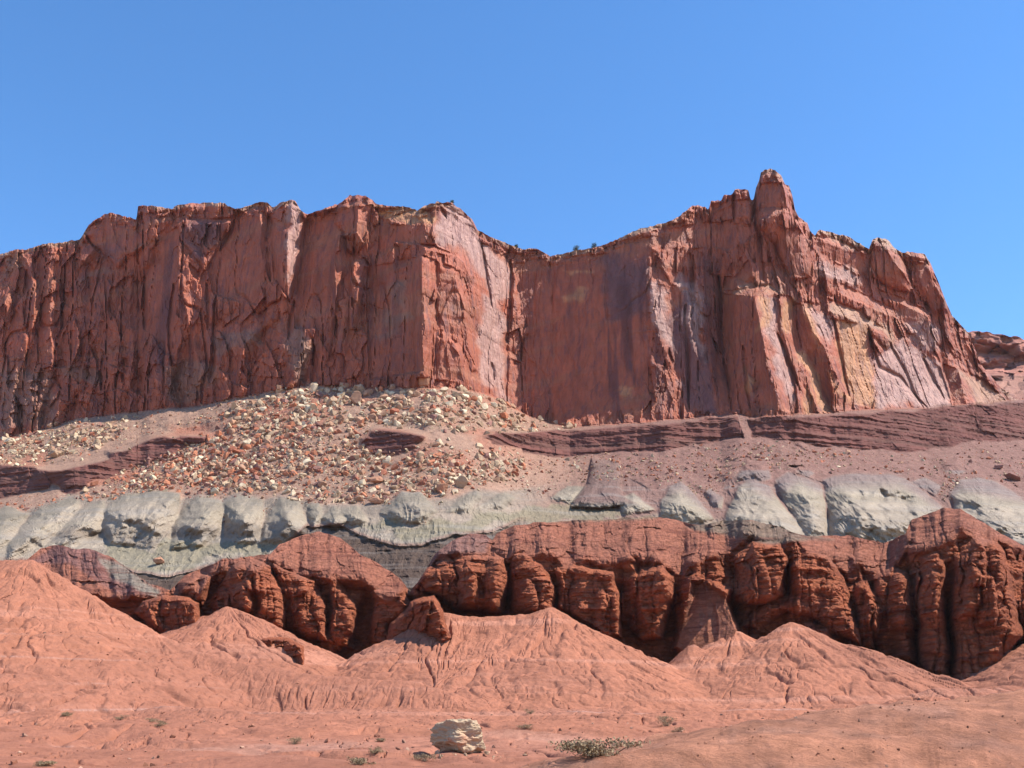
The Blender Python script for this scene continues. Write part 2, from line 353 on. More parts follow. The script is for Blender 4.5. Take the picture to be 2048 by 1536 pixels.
for P, a, ti in (
        (z1([(870, 430), (895, 450), (890, 520), (860, 580), (838, 610), (835, 560), (862, 500)]), 62, 5),
        (z1([(975, 300), (965, 350), (925, 385), (920, 345)]), 60, 30), (z1([(1095, 262), (1350, 250), (1352, 276), (1100, 290)]), 20, 66),
        (z1([(1365, 200), (1390, 200), (1370, 290), (1335, 330), (1350, 265)]), 62, 10),
        (z1([(1055, 335), (1110, 390), (1170, 410), (1185, 480), (1130, 440), (1110, 490), (1080, 430)]), 45, 30),
        (z1([(1105, 515), (1170, 565), (1155, 618), (1115, 575)]), 50, 30), (z1([(1525, 180), (1565, 250), (1555, 400), (1533, 490), (1518, 400)]), 60, 4),
        (z1([(1705, 150), (1760, 200), (1790, 280), (1760, 450), (1725, 620), (1702, 740), (1682, 700), (1676, 500), (1686, 310), (1715, 240)]), 64, 4),
        (z1([(1610, 295), (1720, 295), (1695, 330), (1620, 325)]), 40, 50), (z1([(711, 1080), (728, 1080), (725, 1215), (710, 1215)]), 60, 0),
        (z1([(1495, 980), (1550, 985), (1548, 1035), (1500, 1005)]), 45, 40), (z1([(1445, 1035), (1470, 1045), (1445, 1125), (1432, 1110)]), 58, 5),
        (z1([(995, 180), (1025, 185), (1015, 295), (988, 285)]), 58, 5),
        (z2([(345, 185), (435, 175), (405, 300), (362, 380), (328, 330), (338, 250)]), 55, 10),
        (z2([(235, 345), (268, 365), (275, 430), (325, 475), (292, 545), (258, 575), (235, 690), (213, 800), (190, 1000), (176, 1095), (168, 1000), (182, 830), (205, 815), (215, 700), (208, 540), (200, 465), (235, 440)]), 62, 5),
        (z2([(335, 485), (378, 515), (382, 600), (355, 830), (322, 915), (305, 870), (330, 760), (340, 640), (315, 560)]), 62, 4),
        (z2([(555, 395), (585, 420), (575, 520), (552, 580), (540, 530), (555, 480)]), 58, 10),
        (z2([(430, 400), (460, 410), (450, 450), (430, 440)]), 55, 20),
        (z2([(725, 470), (792, 495), (795, 650), (775, 720), (785, 830), (800, 900), (775, 950), (770, 1100), (755, 1205), (720, 1165), (725, 1000), (740, 900), (720, 780), (715, 640)]), 60, 3),
        (z2([(800, 165), (860, 165), (930, 175), (1000, 235), (1045, 330), (1055, 395), (1115, 415), (1175, 465), (1220, 500), (1232, 540), (1232, 700), (1180, 760),
             (1210, 830), (1225, 900), (1200, 1010), (1240, 1120), (1315, 1100), (1325, 1400), (1260, 1400), (1200, 1370), (1150, 1340), (1060, 1280), (995, 1270), (990, 1160),
             (1050, 1140), (1055, 1040), (1050, 900), (1030, 800), (1000, 700), (1000, 610), (960, 520), (900, 460), (800, 410), (788, 330), (788, 220)]), 22, 6),
        (z2([(902, 555), (932, 555), (945, 680), (992, 760), (978, 795), (930, 705), (903, 605)]), 62, 5),
        (z2([(955, 785), (1002, 830), (1050, 960), (1060, 1060), (1045, 1155), (988, 1050), (970, 900)]), 60, 5),
        (z2([(878, 945), (942, 1005), (965, 1080), (1005, 1160), (992, 1205), (938, 1160), (926, 1030), (888, 975)]), 60, 8),
        (z2([(1188, 1015), (1250, 1045), (1315, 1110), (1200, 1065)]), 50, 30), (z2([(848, 885), (875, 955), (852, 1005), (833, 925)]), 58, 5),
        (z2([(678, 1185), (748, 1180), (748, 1255), (668, 1260)]), 45, 5),
        (z2([(300, 475), (385, 485), (415, 530), (300, 520)]), 30, 62), (z2([(690, 398), (790, 408), (905, 470), (780, 442)]), 30, 62),
        (z2([(580, 498), (662, 492), (652, 530), (560, 552)]), 30, 60), (z2([(430, 195), (765, 205), (775, 285), (620, 292), (480, 255)]), 18, 48),
        (z2([(520, 610), (590, 605), (585, 640), (510, 660)]), 30, 40), (z2([(800, 455), (850, 465), (840, 540), (900, 545), (900, 555), (820, 545)]), 40, 50),
        (z3([(258, 335), (292, 345), (294, 455), (258, 430)]), 50, 12), (z3([(225, 505), (300, 525), (345, 600), (355, 800), (340, 900), (300, 900), (262, 650)]), 44, 5),
        (z3([(335, 495), (375, 560), (352, 600), (328, 540)]), 58, 8), (z3([(445, 435), (495, 425), (495, 505), (458, 495)]), 52, 12),
        (z3([(376, 535), (445, 565), (455, 625), (370, 605)]), 40, 30), (z3([(478, 735), (535, 758), (545, 900), (596, 1000), (636, 1200), (600, 1215), (565, 1100), (535, 960), (508, 830)]), 56, 5),
        (z3([(440, 640), (470, 700), (465, 850), (505, 960), (495, 1005), (450, 920), (435, 800)]), 55, 5), (z3([(508, 525), (556, 555), (546, 625), (506, 600)]), 52, 10),
        (z3([(555, 560), (580, 560), (582, 800), (605, 900), (590, 960), (555, 800)]), 60, 3),
        (z3([(736, 655), (832, 645), (860, 840), (905, 1000), (945, 1135), (912, 1215), (868, 1205), (846, 1080), (796, 920), (786, 850), (756, 740)]), 50, 5),
        (z3([(868, 645), (924, 665), (945, 820), (958, 1005), (930, 985), (878, 820)]), 52, 4),
        (z3([(976, 685), (1062, 695), (1112, 800), (1155, 960), (1215, 1135), (1205, 1165), (1130, 1010), (1080, 900), (1026, 830)]), 48, 5),
        (z3([(946, 935), (1002, 935), (1055, 1060), (1105, 1150), (1125, 1215), (1060, 1215), (1008, 1090)]), 52, 6),
        (z3([(706, 1015), (765, 1080), (742, 1125), (712, 1080)]), 56, 10), (z3([(718, 1155), (748, 1165), (756, 1255), (732, 1255)]), 56, 3),
        (z3([(966, 1075), (1024, 1150), (1030, 1225), (978, 1225)]), 54, 6), (z3([(1108, 765), (1282, 795), (1325, 950), (1342, 1100), (1315, 1200), (1210, 1170), (1150, 960)]), 14, 6),
        (z3([(1328, 955), (1472, 845), (1562, 945), (1645, 1010), (1702, 1190), (1560, 1215), (1320, 1205), (1340, 1100)]), 14, 8),
        (z3([(1728, 1005), (1855, 1055), (1975, 1170), (1800, 1195), (1750, 1080)]), 24, 14), (z3([(728, 475), (792, 495), (794, 585), (738, 572)]), 54, 10),
        (z3([(636, 555), (735, 600), (672, 615)]), 30, 50), (z3([(1048, 435), (1235, 555), (1235, 605), (1090, 545)]), 20, 20),
        (z3([(630, 625), (820, 600), (870, 640), (740, 655), (640, 645)]), 30, 60),
        (z3([(880, 60), (925, 130), (950, 260), (935, 300), (905, 200), (880, 120)]), 55, 8), (z3([(1380, 380), (1440, 440), (1470, 480), (1500, 560), (1440, 520), (1390, 440)]), 40, 25),
        (z3([(1590, 460), (1640, 600), (1710, 730), (1690, 740), (1630, 640), (1590, 540)]), 50, 10),
        (z3([(1100, 665), (1250, 720), (1400, 840), (1400, 870), (1250, 780), (1100, 720)]), 24, 50), (z3([(1150, 590), (1300, 660), (1440, 730), (1420, 760), (1280, 700), (1150, 640)]), 24, 48),
        (z3([(1050, 350), (1230, 420), (1300, 440), (1290, 455), (1200, 440), (1050, 380)]), 20, 55),
        (z3([(1330, 620), (1440, 660), (1600, 735), (1590, 755), (1440, 690), (1340, 650)]), 24, 55),
        (z3([(330, 910), (360, 1000), (350, 1010), (325, 940)]), 60, 3), (z3([(380, 1030), (415, 1100), (410, 1160), (385, 1090)]), 60, 3)):
    facet(P, a, ti)
# ledge faces stand up vertical out of the slope: cancel its lean there
LEDGE = [
    [(1035, 866), (1150, 858), (1300, 846), (1480, 829), (1488, 878), (1400, 890), (1300, 905), (1180, 912), (1100, 915), (1045, 905)],
    [(1490, 836), (1700, 824), (1850, 817), (2048, 800), (2475, 772), (2475, 870), (2048, 880), (1950, 885), (1850, 905), (1720, 905), (1620, 890), (1500, 876)],
    [(735, 852), (760, 848), (800, 853), (850, 862), (872, 870), (850, 890), (790, 912), (740, 905), (722, 885)],
    [(900, 868), (960, 866), (1045, 866), (1045, 896), (980, 886), (920, 880)],
    [(-420, 900), (0, 930), (100, 935), (150, 925), (232, 905), (300, 880), (360, 862), (440, 865), (470, 880), (300, 925), (240, 945), (140, 992), (110, 975), (0, 998), (-420, 1000)]]
led = np.full(X.shape, -99.0)
for P in LEDGE:
    s = window(X, Y, P, 30)
    led[s] = np.maximum(led[s], sdf(P, X[s] + (Xw[s] - X[s]) * .6, Y[s] + (Yw[s] - Y[s]) * .5))
led -= 11 * sstep(.02, .32, fbm(Wx * .035, Wz * .05, 3, 3)) * sstep(1060, 950, X)
led -= (3 + 7 * fbm(Wx * .10, Wz * .05, 4, 6)) * sstep(1060, 1200, X)
dL0dy = np.gradient(L0, axis=0)
m = sstep(-1.5, 1.5, led)
gy += -dL0dy * m * 1.0
# the bench top behind each ledge lies back
mt = sstep(-9, -6, led) * (1 - sstep(-2, 0, led)) * (Y < BS + 200)
up = np.zeros_like(m); up[:-6] = m[6:]
mt = sstep(.2, .8, up) * (1 - m) * (Y > BS + 2)
gy += -mt * .006
# grey hills: rounded mounds with gullies between them
MOUNDS = [z4(P) for P in (
    [(30, 1090), (60, 970), (170, 860), (230, 780), (420, 720), (470, 740), (460, 800), (260, 1000), (130, 1040)],
    [(260, 1010), (470, 800), (600, 740), (620, 790), (590, 900), (440, 990)],
    [(600, 800), (720, 710), (900, 670), (1050, 700), (1040, 830), (990, 900), (990, 980), (900, 1000), (640, 980), (600, 900)],
    [(1000, 900), (1090, 760), (1160, 710), (1290, 740), (1310, 800), (1290, 900), (1180, 1000), (1000, 1030)],
    [(1300, 760), (1400, 700), (1530, 730), (1550, 820), (1510, 970), (1400, 985), (1320, 940)],
    [(1520, 970), (1590, 800), (1640, 720), (1750, 740), (1790, 860), (1780, 930), (1650, 985)],
    [(1790, 760), (1860, 750), (1890, 830), (1830, 890)], [(1880, 840), (1960, 760), (2050, 850), (1960, 900)])] + \
    [z5(P) for P in ([(470, 810), (600, 680), (710, 680), (800, 800), (700, 860), (560, 860)], [(850, 800), (1030, 670), (1060, 720), (990, 800)],
                     [(1040, 780), (1190, 680), (1260, 720), (1200, 780)], [(1460, 720), (1560, 650), (1680, 660), (1600, 760)], [(220, 790), (330, 760), (400, 860), (300, 880)],
                     [(1840, 720), (1950, 690), (2080, 790), (1900, 820)])] + \
    [z6(P) for P in ([(55, 640), (60, 540), (110, 470), (170, 440), (230, 500), (350, 650), (200, 680)], [(400, 690), (480, 480), (560, 420), (650, 470), (720, 560), (870, 760), (600, 740)],
                     [(480, 430), (530, 330), (640, 340), (660, 430), (560, 450)], [(680, 440), (750, 400), (850, 420), (940, 470), (970, 560), (978, 760), (860, 760), (760, 600)],
                     [(950, 430), (1000, 410), (1320, 400), (1400, 430), (1600, 590), (1540, 680), (1420, 760), (1350, 800), (1000, 780), (975, 560)],
                     [(1640, 520), (1700, 440), (1800, 420), (1900, 450), (2048, 540), (2300, 700), (2300, 900), (1950, 860), (1700, 700)],
                     [(300, 500), (330, 480), (400, 540), (400, 600), (330, 570)], [(1610, 350), (1680, 310), (1740, 380), (1700, 410), (1620, 400)], [(740, 360), (800, 340), (900, 400), (860, 420)],
                     [(1420, 450), (1500, 420), (1600, 480), (1560, 520)])] + \
    [[(-60, 1130), (-40, 1040), (10, 1010), (60, 1030), (20, 1080)], [(-200, 1130), (-160, 1020), (-100, 1000), (-40, 1040), (-70, 1130)],
     [(-400, 1130), (-360, 1020), (-240, 1000), (-180, 1040), (-210, 1130)]]
bul = np.zeros_like(X); mm = np.zeros_like(X); lower = np.zeros_like(X)
for P in MOUNDS:
    s = window(X, Y, P, 30)
    sd = sdf(P, X[s] + (Xw[s] - X[s]) * .7, Y[s] + (Yw[s] - Y[s]) * .7)
    w_ = max(10., min(60., sd.max() * 1.05))
    u = np.clip((sd + 2) / w_, 0, 1)
    v = (.55 * u + .45 * (1 - (1 - u) ** 2) ** .6) * w_ * .50
    bul[s] = np.maximum(bul[s], v)
    mm[s] = np.maximum(mm[s], sstep(-2, 3, sd))
# steep weathered faces under the mounds' crowns, dished recesses
DISH = [z4([(640, 860), (700, 830), (900, 850), (990, 920), (980, 980), (900, 1000), (660, 960)]), z4([(1010, 920), (1060, 885), (1170, 920), (1180, 985), (1010, 1010)]),
        z4([(450, 920), (520, 880), (590, 900), (580, 960), (470, 985)]), z4([(120, 1000), (180, 950), (240, 960), (240, 1020), (150, 1040)]), z4([(1315, 920), (1360, 890), (1480, 910), (1490, 960), (1350, 980)]),
        z4([(1540, 950), (1570, 870), (1650, 865), (1680, 960)]), z6([(1200, 570), (1250, 490), (1350, 480), (1440, 530), (1460, 640), (1320, 700), (1270, 690), (1210, 610)]),
        z6([(480, 620), (560, 540), (690, 600), (720, 680), (560, 680)]), z6([(820, 640), (900, 620), (950, 660), (900, 700)]), z6([(1680, 600), (1760, 540), (1900, 600), (1980, 700), (1900, 700)])]
dish = np.zeros_like(X)
for i, P in enumerate(DISH):
    s = window(X, Y, P, 20)
    sd = sdf(P, Xw[s], Yw[s]); dp = 9. if i == 6 else 3.2
    dish[s] = np.maximum(dish[s], dp * sstep(-4, 20 if i == 6 else 13, sd))
def blur(a_, sg):
    Hh, Ww = a_.shape; e_ = np.pad(a_, 40, mode='edge')
    ky = np.fft.fftfreq(e_.shape[0])[:, None]; kx = np.fft.rfftfreq(e_.shape[1])[None, :]
    return np.fft.irfft2(np.fft.rfft2(e_) * np.exp(-2 * (np.pi * sg) ** 2 * (kx * kx + ky * ky)), s=e_.shape)[40:40 + Hh, 40:40 + Ww]
bul = blur(bul, 1.2) * (1 + .38 * fbm(Wx * .10, Wz * .12, 3, 5))
PED = z5([(1705, 490), (1865, 500), (1880, 700), (1995, 770), (1590, 770), (1690, 640)])
sped = sdf(PED, Xw, Yw)
bul = np.maximum(bul, 13 * np.sqrt(1 - (1 - np.clip((sped + 2) / 20, 0, 1)) ** 2))
rel = poisson(gx, gy, 42.)
# keep smooth detail only on the slope
L = L0 + rel
D = np.exp(L)
cl = sstep(2, -2, Y - BS)            # 1 on the cliff
smoothwall = sstep(-10, 40, sdf([(1040, 520), (1130, 520), (1260, 560), (1300, 700), (1290, 840), (1060, 840)], X, Y))
Wx2 = (X - 1024) / F * D; _, _, Wz2 = unproj(X, Y, D)
wa = fbm(Wx2 * .05, Wz2 * .05, 3, 6) * 4
lean = (Wx2 + Wz2 * .18 * np.clip((X - 1350) / 400, 0, 1))
b1, id1 = blocks((lean + wa) / 9., (Wz2) / 46., 0)
b2, id2 = blocks((lean + wa) / 4.2 + 7, Wz2 / 15. + 3, 3)
b3, id3 = blocks((lean + wa * .5) / 1.9 + 7, Wz2 / 4.0 + 3, 5)
amp = (1 - .85 * smoothwall) * (1 - .75 * fmask)
capz = sstep(34, 6, Y - SK)          # ledgy caprock along the rim
D += cl * amp * (b1 * 2.0 + b2 * 1.15 + b3 * .4)
# bold columns: each face comes forward to an arris and breaks back sharply on its right
for (sw_, am_, ph_) in ((26., 5.0, 0.), (11., 2.0, 4.)):
    q_ = lean / sw_ + fbm(Wx2 * .018 + ph_, Wz2 * .012, 3, 4) * 1.5 + ph_; f_ = q_ - np.floor(q_)
    hgt = .35 + .65 * sstep(-.35, .25, fbm(np.floor(q_) * 3.7 + ph_, Wz2 * .022, 3, 2))
    tri = np.where(f_ < .74, f_ / .74, (1 - f_) / .26)
    D -= cl * am_ * tri * hgt * (1 - .8 * fmask) * (1 - smoothwall) * (.35 + .65 * sstep(900, 840, X) + .35 * sstep(1290, 1340, X))
TOW = [(z3([(742, 240), (762, 130), (772, 40), (870, 40), (885, 120), (900, 235)]), 4, 20), (z3([(590, 150), (640, 150), (648, 290), (585, 290)]), 3, 9), (z3([(652, 135), (722, 135), (735, 290), (650, 290)]), 3.5, 12),
       (z3([(528, 190), (588, 190), (590, 290), (520, 290)]), 3, 10), (z3([(1305, 380), (1350, 360), (1400, 390), (1480, 520), (1505, 640), (1400, 620), (1310, 560)]), 6, 22),
       (z3([(1500, 440), (1590, 430), (1650, 560), (1700, 720), (1620, 740), (1525, 640), (1505, 560)]), 5, 20), (z3([(760, 235), (830, 215), (900, 230), (960, 320), (1030, 430), (1022, 560), (930, 580), (880, 500), (850, 400), (760, 320)]), 7, 24),
       (z1([(1590, 230), (1700, 130), (1790, 230), (1760, 500), (1700, 740), (1640, 700), (1590, 400)]), 5, 14), (z1([(490, 330), (620, 200), (800, 250), (840, 420), (700, 540), (560, 420)]), 5, 26),
       (z1([(1010, 190), (1330, 160), (1350, 270), (1250, 480), (1200, 560), (1060, 380)]), 4, 16), (z2([(300, 470), (390, 480), (390, 600), (340, 900), (290, 900), (290, 600)]), 4, 10),
       (z2([(230, 140), (400, 120), (440, 180), (400, 330), (340, 460), (300, 380), (200, 280)]), 6, 24), (z2([(660, 480), (790, 480), (800, 900), (770, 1190), (680, 1190), (660, 800)]), 4, 12)]
tb = np.zeros_like(X)
for P, am, wd in TOW:
    s = window(X, Y, P, 10)
    u = np.clip((sdf(P, Xw[s] * .5 + X[s] * .5, Yw[s] * .5 + Y[s] * .5) + 1) / wd, 0, 1)
    tb[s] = np.maximum(tb[s], am * np.sqrt(1 - (1 - u) ** 2))
D -= cl * tb
bed = fbm(Wx2 * .012, (Wz2 + Wx2 * .05) * .30, 4, 2)
D += cl * (bed * (.5 + 2.2 * capz))
D += cl * capz * (blocks(Wx2 / 5., Wz2 / 3.5, 1)[0] * 1.3 - 1.0)
D += cl * fbm(Wx2 * .5, Wz2 * .3, 4, 3) * .35
# rounded pock-marked lower left wall
pk = sstep(-20, 60, sdf([(-420, 640), (0, 700), (200, 660), (420, 720), (540, 640), (620, 700), (620, 780), (300, 820), (0, 880), (-420, 930)], X, Y))
D += cl * pk * (blocks(Wx2 / 6. + Wz2 * .06, Wz2 / 5., 2)[0] * 1.1)
ck = np.exp(-(vnoise(lean * .11 + wa * .06, Wz2 * .011, 5) / .030) ** 2) * 3.6 + np.exp(-(vnoise(lean * .27 + wa * .12 + 9, Wz2 * .03, 6) / .05) ** 2) * 1.3 * sstep(-.3, .2, fbm(Wx2 * .03, Wz2 * .03, 2, 1))
D += cl * ck * .8 * (1 - .75 * smoothwall) * (1 - .5 * fmask)
# cracks
CR = [z1([(155, 560), (145, 700), (138, 880)]), z1([(1015, 640), (995, 900), (995, 1110)]), z1([(1560, 430), (1575, 620)]), z1([(1725, 740), (1690, 880), (1680, 960)]),
      z1([(1290, 440), (1350, 330), (1370, 260)]), z1([(330, 990), (315, 1180), (360, 1250)]), z1([(600, 1080), (590, 1260)]), z1([(850, 600), (840, 900)]), z1([(1210, 640), (1215, 900)]),
      z2([(1060, 400), (1080, 560), (1110, 700), (1120, 770)]), z2([(820, 190), (850, 250)]), z2([(1120, 1100), (1140, 1200)]), z2([(1215, 780), (1205, 1340)]), z2([(1235, 500), (1230, 900)]),
      z2([(1480, 480), (1480, 760)]), z2([(1380, 580), (1360, 900)]), z2([(80, 1000), (75, 1260)]), z2([(1920, 900), (1960, 1250)]), z2([(1780, 560), (1800, 850)]),
      z3([(575, 560), (590, 900), (640, 1210)]), z3([(860, 840), (960, 1110)]), z3([(1120, 760), (1200, 1140)]), z3([(1290, 800), (1350, 1000), (1450, 1050), (1580, 1200)]),
      z3([(1400, 880), (1560, 1200)]), z3([(1560, 960), (1660, 1150)]), z3([(750, 110), (735, 300)]), z3([(650, 170), (650, 290)]), z3([(1465, 450), (1510, 620)]), z3([(450, 460), (440, 760)]),
      z3([(230, 480), (240, 1000)]), z3([(410, 700), (430, 1200)]), z3([(690, 900), (720, 1200)])]
for i, P in enumerate(CR):
    s = window(X, Y, P, 20)
    d_, t_ = linedist(P, X[s] + (Xw[s] - X[s]) * .5, Y[s])
    wd = 3.2 * (np.sin(np.pi * np.clip(t_ * .9 + .08, 0, 1)) + .25)
    D[s] += cl[s] * (.9 if 1040 < np.mean([q[0] for q in P]) < 1300 else 3.2) * np.exp(-(d_ / wd) ** 2)
# slope relief
sl = 1 - cl
isgrey = sstep(-3, 3, Y - GT) 
isgrey = np.maximum(isgrey * .0 + mm * (Y > 930), isgrey)
D -= sl * bul
D += sl * dish
hum = ridged(Wx2 * .07 + 3, Wz2 * .10, 3, 3) * sstep(1050, 1250, X)
D -= sl * (1 - isgrey) * (1 - m) * hum * 2.6
D += sl * (fbm(Wx2 * .035, Wz2 * .06, 4, 4) * 4.0 * (1 - isgrey) * (1 - m) + fbm(Wx2 * .25, Wz2 * .35, 4, 5) * (1.1 * (1 - isgrey) + .45 * isgrey))
D += sl * m * (fbm(Wx2 * .02, Wz2 * .9, 4, 2) * 1.9 + blocks(Wx2 / 11., Wz2 / 9., 4)[0] * .5 + fbm(Wx2 * .12, Wz2 * .05, 3, 2) * 1.4)
rill = .6 * ridged(Wx2 * .24 + fbm(Wx2 * .05, Wz2 * .1, 2, 1) * 2, Wz2 * .05, 2, 6) + .9 * (.5 - np.abs(vnoise(Wx2 * .62 + fbm(Wx2 * .1, Wz2 * .2, 2, 1) * 2, Wz2 * .12, 4)) ** .5)
D += sl * isgrey * (fbm(Wx2 * .11, Wz2 * .16, 4, 2) * 1.9 + .5 * fbm(Wx2 * .6, Wz2 * .8, 3, 4))
D -= sl * isgrey * (rill * 1.4 + .8 * ridged(Wx2 * .16 + fbm(Wx2 * .1, Wz2 * .1, 2, 3), Wz2 * .05, 3, 2) + .35 * blocks(Wx2 / 3.2, Wz2 / 2.4, 6)[0] * sstep(-.1, .4, fbm(Wx2 * .05, Wz2 * .12, 3, 2)) + .5 * ridged(Wx2 * .5, Wz2 * .35, 3, 1) * sstep(1000, 1060, Y))
# rock lip and dark face under the pale apron
LIP = [(60, 1120), (150, 1110), (200, 1112), (273, 1145), (335, 1155), (393, 1142), (444, 1120), (547, 1110), (615, 1052), (690, 1052), (720, 1070), (790, 1092), (845, 1092), (905, 1068), (990, 1062), (1040, 1040)]
ylip = curve(LIP, xs)[None, :] + fbm(X * .03, X * 0, 3, 3) * 5
lipm = sstep(-30, 60, X) * sstep(1080, 1000, X)
D += lipm * (sstep(0, 3, Y - ylip) * 3.0)
D -= lipm * (sstep(0, 60, Y - ylip) * 3.0)
D += lipm * sstep(0, 6, Y - ylip) * fbm(Wx2 * .05, Wz2 * 1.0, 4, 1) * 1.3

# rock colours, with sunlight painted into the lit cliff faces
C = np.zeros(X.shape + (3,))
def base(mask, c): 
    C[:] = C * (1 - mask[..., None]) + np.array(c) * mask[..., None]
one = np.ones_like(X)
base(one, (.46, .130, .068))
def paint(polys, c, soft=8., amt=1., rag=1.):
    for P in polys:
        s = window(X, Y, P, soft + 16)
        k = sstep(-soft, soft, sdf(P, X[s] + (Xw[s] - X[s]) * rag * 3, Y[s] + (Yw[s] - Y[s]) * rag * 4)) * amt
        C[s] = C[s] * (1 - k[..., None]) + np.array(c) * k[..., None]
nb = fbm(Wx2 * .02, Wz2 * .05, 4, 7)[..., None]
C *= 1 + .18 * nb
# cross-bedded orange bands of the left wall
cb = sstep(.05, .5, fbm(Wx2 * .015, (Wz2 - Wx2 * .22) * .16, 4, 4)) * .55
C[:] = C * (1 - cb[..., None]) + np.array((.42, .165, .09)) * cb[..., None]
PALE = (.34, .20, .14); VARN = (.22, .10, .09); LIT_ORG = (.66, .32, .15); LIT_LILAC = (.55, .32, .26)
paint([z1([(470, 620), (600, 560), (690, 580), (640, 610), (500, 640)]), z1([(330, 1110), (480, 1070), (600, 1120), (590, 1180), (380, 1180)]), z1([(0, 1130), (200, 1150), (300, 1200), (330, 1450), (0, 1500)]),
       z1([(940, 1150), (1100, 1050), (1300, 1080), (1300, 1200), (1050, 1340), (960, 1240)]), z1([(1260, 1000), (1400, 930), (1500, 915), (1540, 960), (1420, 1020), (1280, 1020)]),
       z1([(1640, 960), (1740, 900), (1830, 1080), (1820, 1200), (1700, 1100)]), z1([(0, 490), (110, 490), (130, 560), (0, 600)]),
       z2([(490, 680), (600, 640), (600, 760), (500, 740)]), z2([(480, 800), (640, 790), (640, 880), (490, 870)]), z2([(420, 960), (580, 880), (600, 960), (480, 1000)]), z2([(0, 950), (60, 1000), (80, 1240), (0, 1240)])], PALE, 8, .62)
paint([z1([(1090, 280), (1340, 280), (1290, 420), (1190, 400), (1110, 350)]), z1([(1060, 340), (1190, 400), (1180, 500), (1100, 480)]), z1([(560, 410), (730, 420), (700, 490), (600, 480)]),
       z2([(1780, 520), (2000, 480), (2040, 560), (1980, 840), (1850, 820), (1760, 700)]), z3([(0, 480), (200, 560), (220, 760), (60, 740)]),
       z3([(270, 800), (440, 620), (480, 880), (560, 1200), (440, 1200), (330, 950)])], VARN, 12, .8)
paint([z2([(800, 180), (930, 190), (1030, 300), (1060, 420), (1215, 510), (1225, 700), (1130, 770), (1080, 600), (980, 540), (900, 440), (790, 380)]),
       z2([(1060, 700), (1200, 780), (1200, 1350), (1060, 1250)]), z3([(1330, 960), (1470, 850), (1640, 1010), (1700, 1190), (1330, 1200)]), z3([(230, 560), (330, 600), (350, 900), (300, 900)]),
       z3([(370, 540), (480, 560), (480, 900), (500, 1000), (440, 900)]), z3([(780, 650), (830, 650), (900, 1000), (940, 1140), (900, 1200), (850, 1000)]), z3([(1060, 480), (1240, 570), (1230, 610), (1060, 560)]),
       z3([(1000, 720), (1100, 760), (1110, 880), (1040, 820)]), z1([(1690, 160), (1780, 220), (1750, 470), (1700, 720), (1680, 500)]), z3([(1450, 780), (1620, 800), (1660, 900), (1560, 900)])], LIT_LILAC, 7, .85)  # pale lilac painted on sunlit faces to brighten them, sunlight put into the colour
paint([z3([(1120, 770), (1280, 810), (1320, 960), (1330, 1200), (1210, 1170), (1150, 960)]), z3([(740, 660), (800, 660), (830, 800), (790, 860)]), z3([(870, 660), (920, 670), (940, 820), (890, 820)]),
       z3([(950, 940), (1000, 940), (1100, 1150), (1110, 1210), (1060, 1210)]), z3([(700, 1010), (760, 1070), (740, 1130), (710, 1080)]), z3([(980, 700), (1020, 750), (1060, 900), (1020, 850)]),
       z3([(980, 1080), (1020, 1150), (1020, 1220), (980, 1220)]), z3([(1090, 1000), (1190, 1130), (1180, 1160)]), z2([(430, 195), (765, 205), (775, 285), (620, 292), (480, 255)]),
       z2([(1560, 680), (1650, 700), (1640, 740), (1560, 720)]), z2([(1540, 560), (1700, 570), (1690, 600), (1550, 600)]), z2([(1880, 1250), (1960, 1250), (1950, 1330), (1880, 1330)])], LIT_ORG, 6, .8)  # orange and ochre rock, painted lighter where faces catch the sun
paint([z3([(1100, 660), (1250, 720), (1430, 850), (1440, 900), (1300, 830), (1110, 740)]), z3([(1730, 1010), (1860, 1060), (1980, 1170), (1800, 1200), (1750, 1080)]), z3([(640, 605), (860, 600), (870, 622), (640, 625)]),
       z3([(1040, 340), (1230, 400), (1310, 450), (1200, 430)]), z3([(1330, 380), (1420, 420), (1450, 450), (1340, 420)])], (.52, .31, .19), 6, .65)
# dark water streaks down the tall walls
for (qx0, qx1, qy0, qy1, am_, ph) in ((1175, 1345, 520, 850, .75, 0), (1010, 1180, 520, 850, .35, 3), (280, 430, 480, 800, .7, 5), (600, 860, 500, 780, .35, 7), (20, 280, 480, 820, .3, 9), (1340, 1480, 480, 830, .6, 2)):
    stv = sstep(.02, .30, fbm(Wx2 * .30 + ph, Wz2 * .012 + ph, 4, 5)) * sstep(qx0, qx0 + 40, X) * sstep(qx1, qx1 - 40, X) * sstep(qy0, qy0 + 50, Y + 30 * fbm(Wx2 * .3, Wz2 * 0, 2, 1)) * sstep(qy1, qy1 - 60, Y + 60 * fbm(Wx2 * .3 + 4, Wz2 * 0, 2, 3))
    base(stv * am_, (.15, .055, .05))
# pale crust along the rim
rim = sstep(13, 2, Y - SK) * sstep(-.2, .25, fbm(Wx2 * .06, Wz2 * .1, 3, 2))
C[:] = C * (1 - rim[..., None] * .6) + np.array((.50, .33, .20)) * rim[..., None] * .6
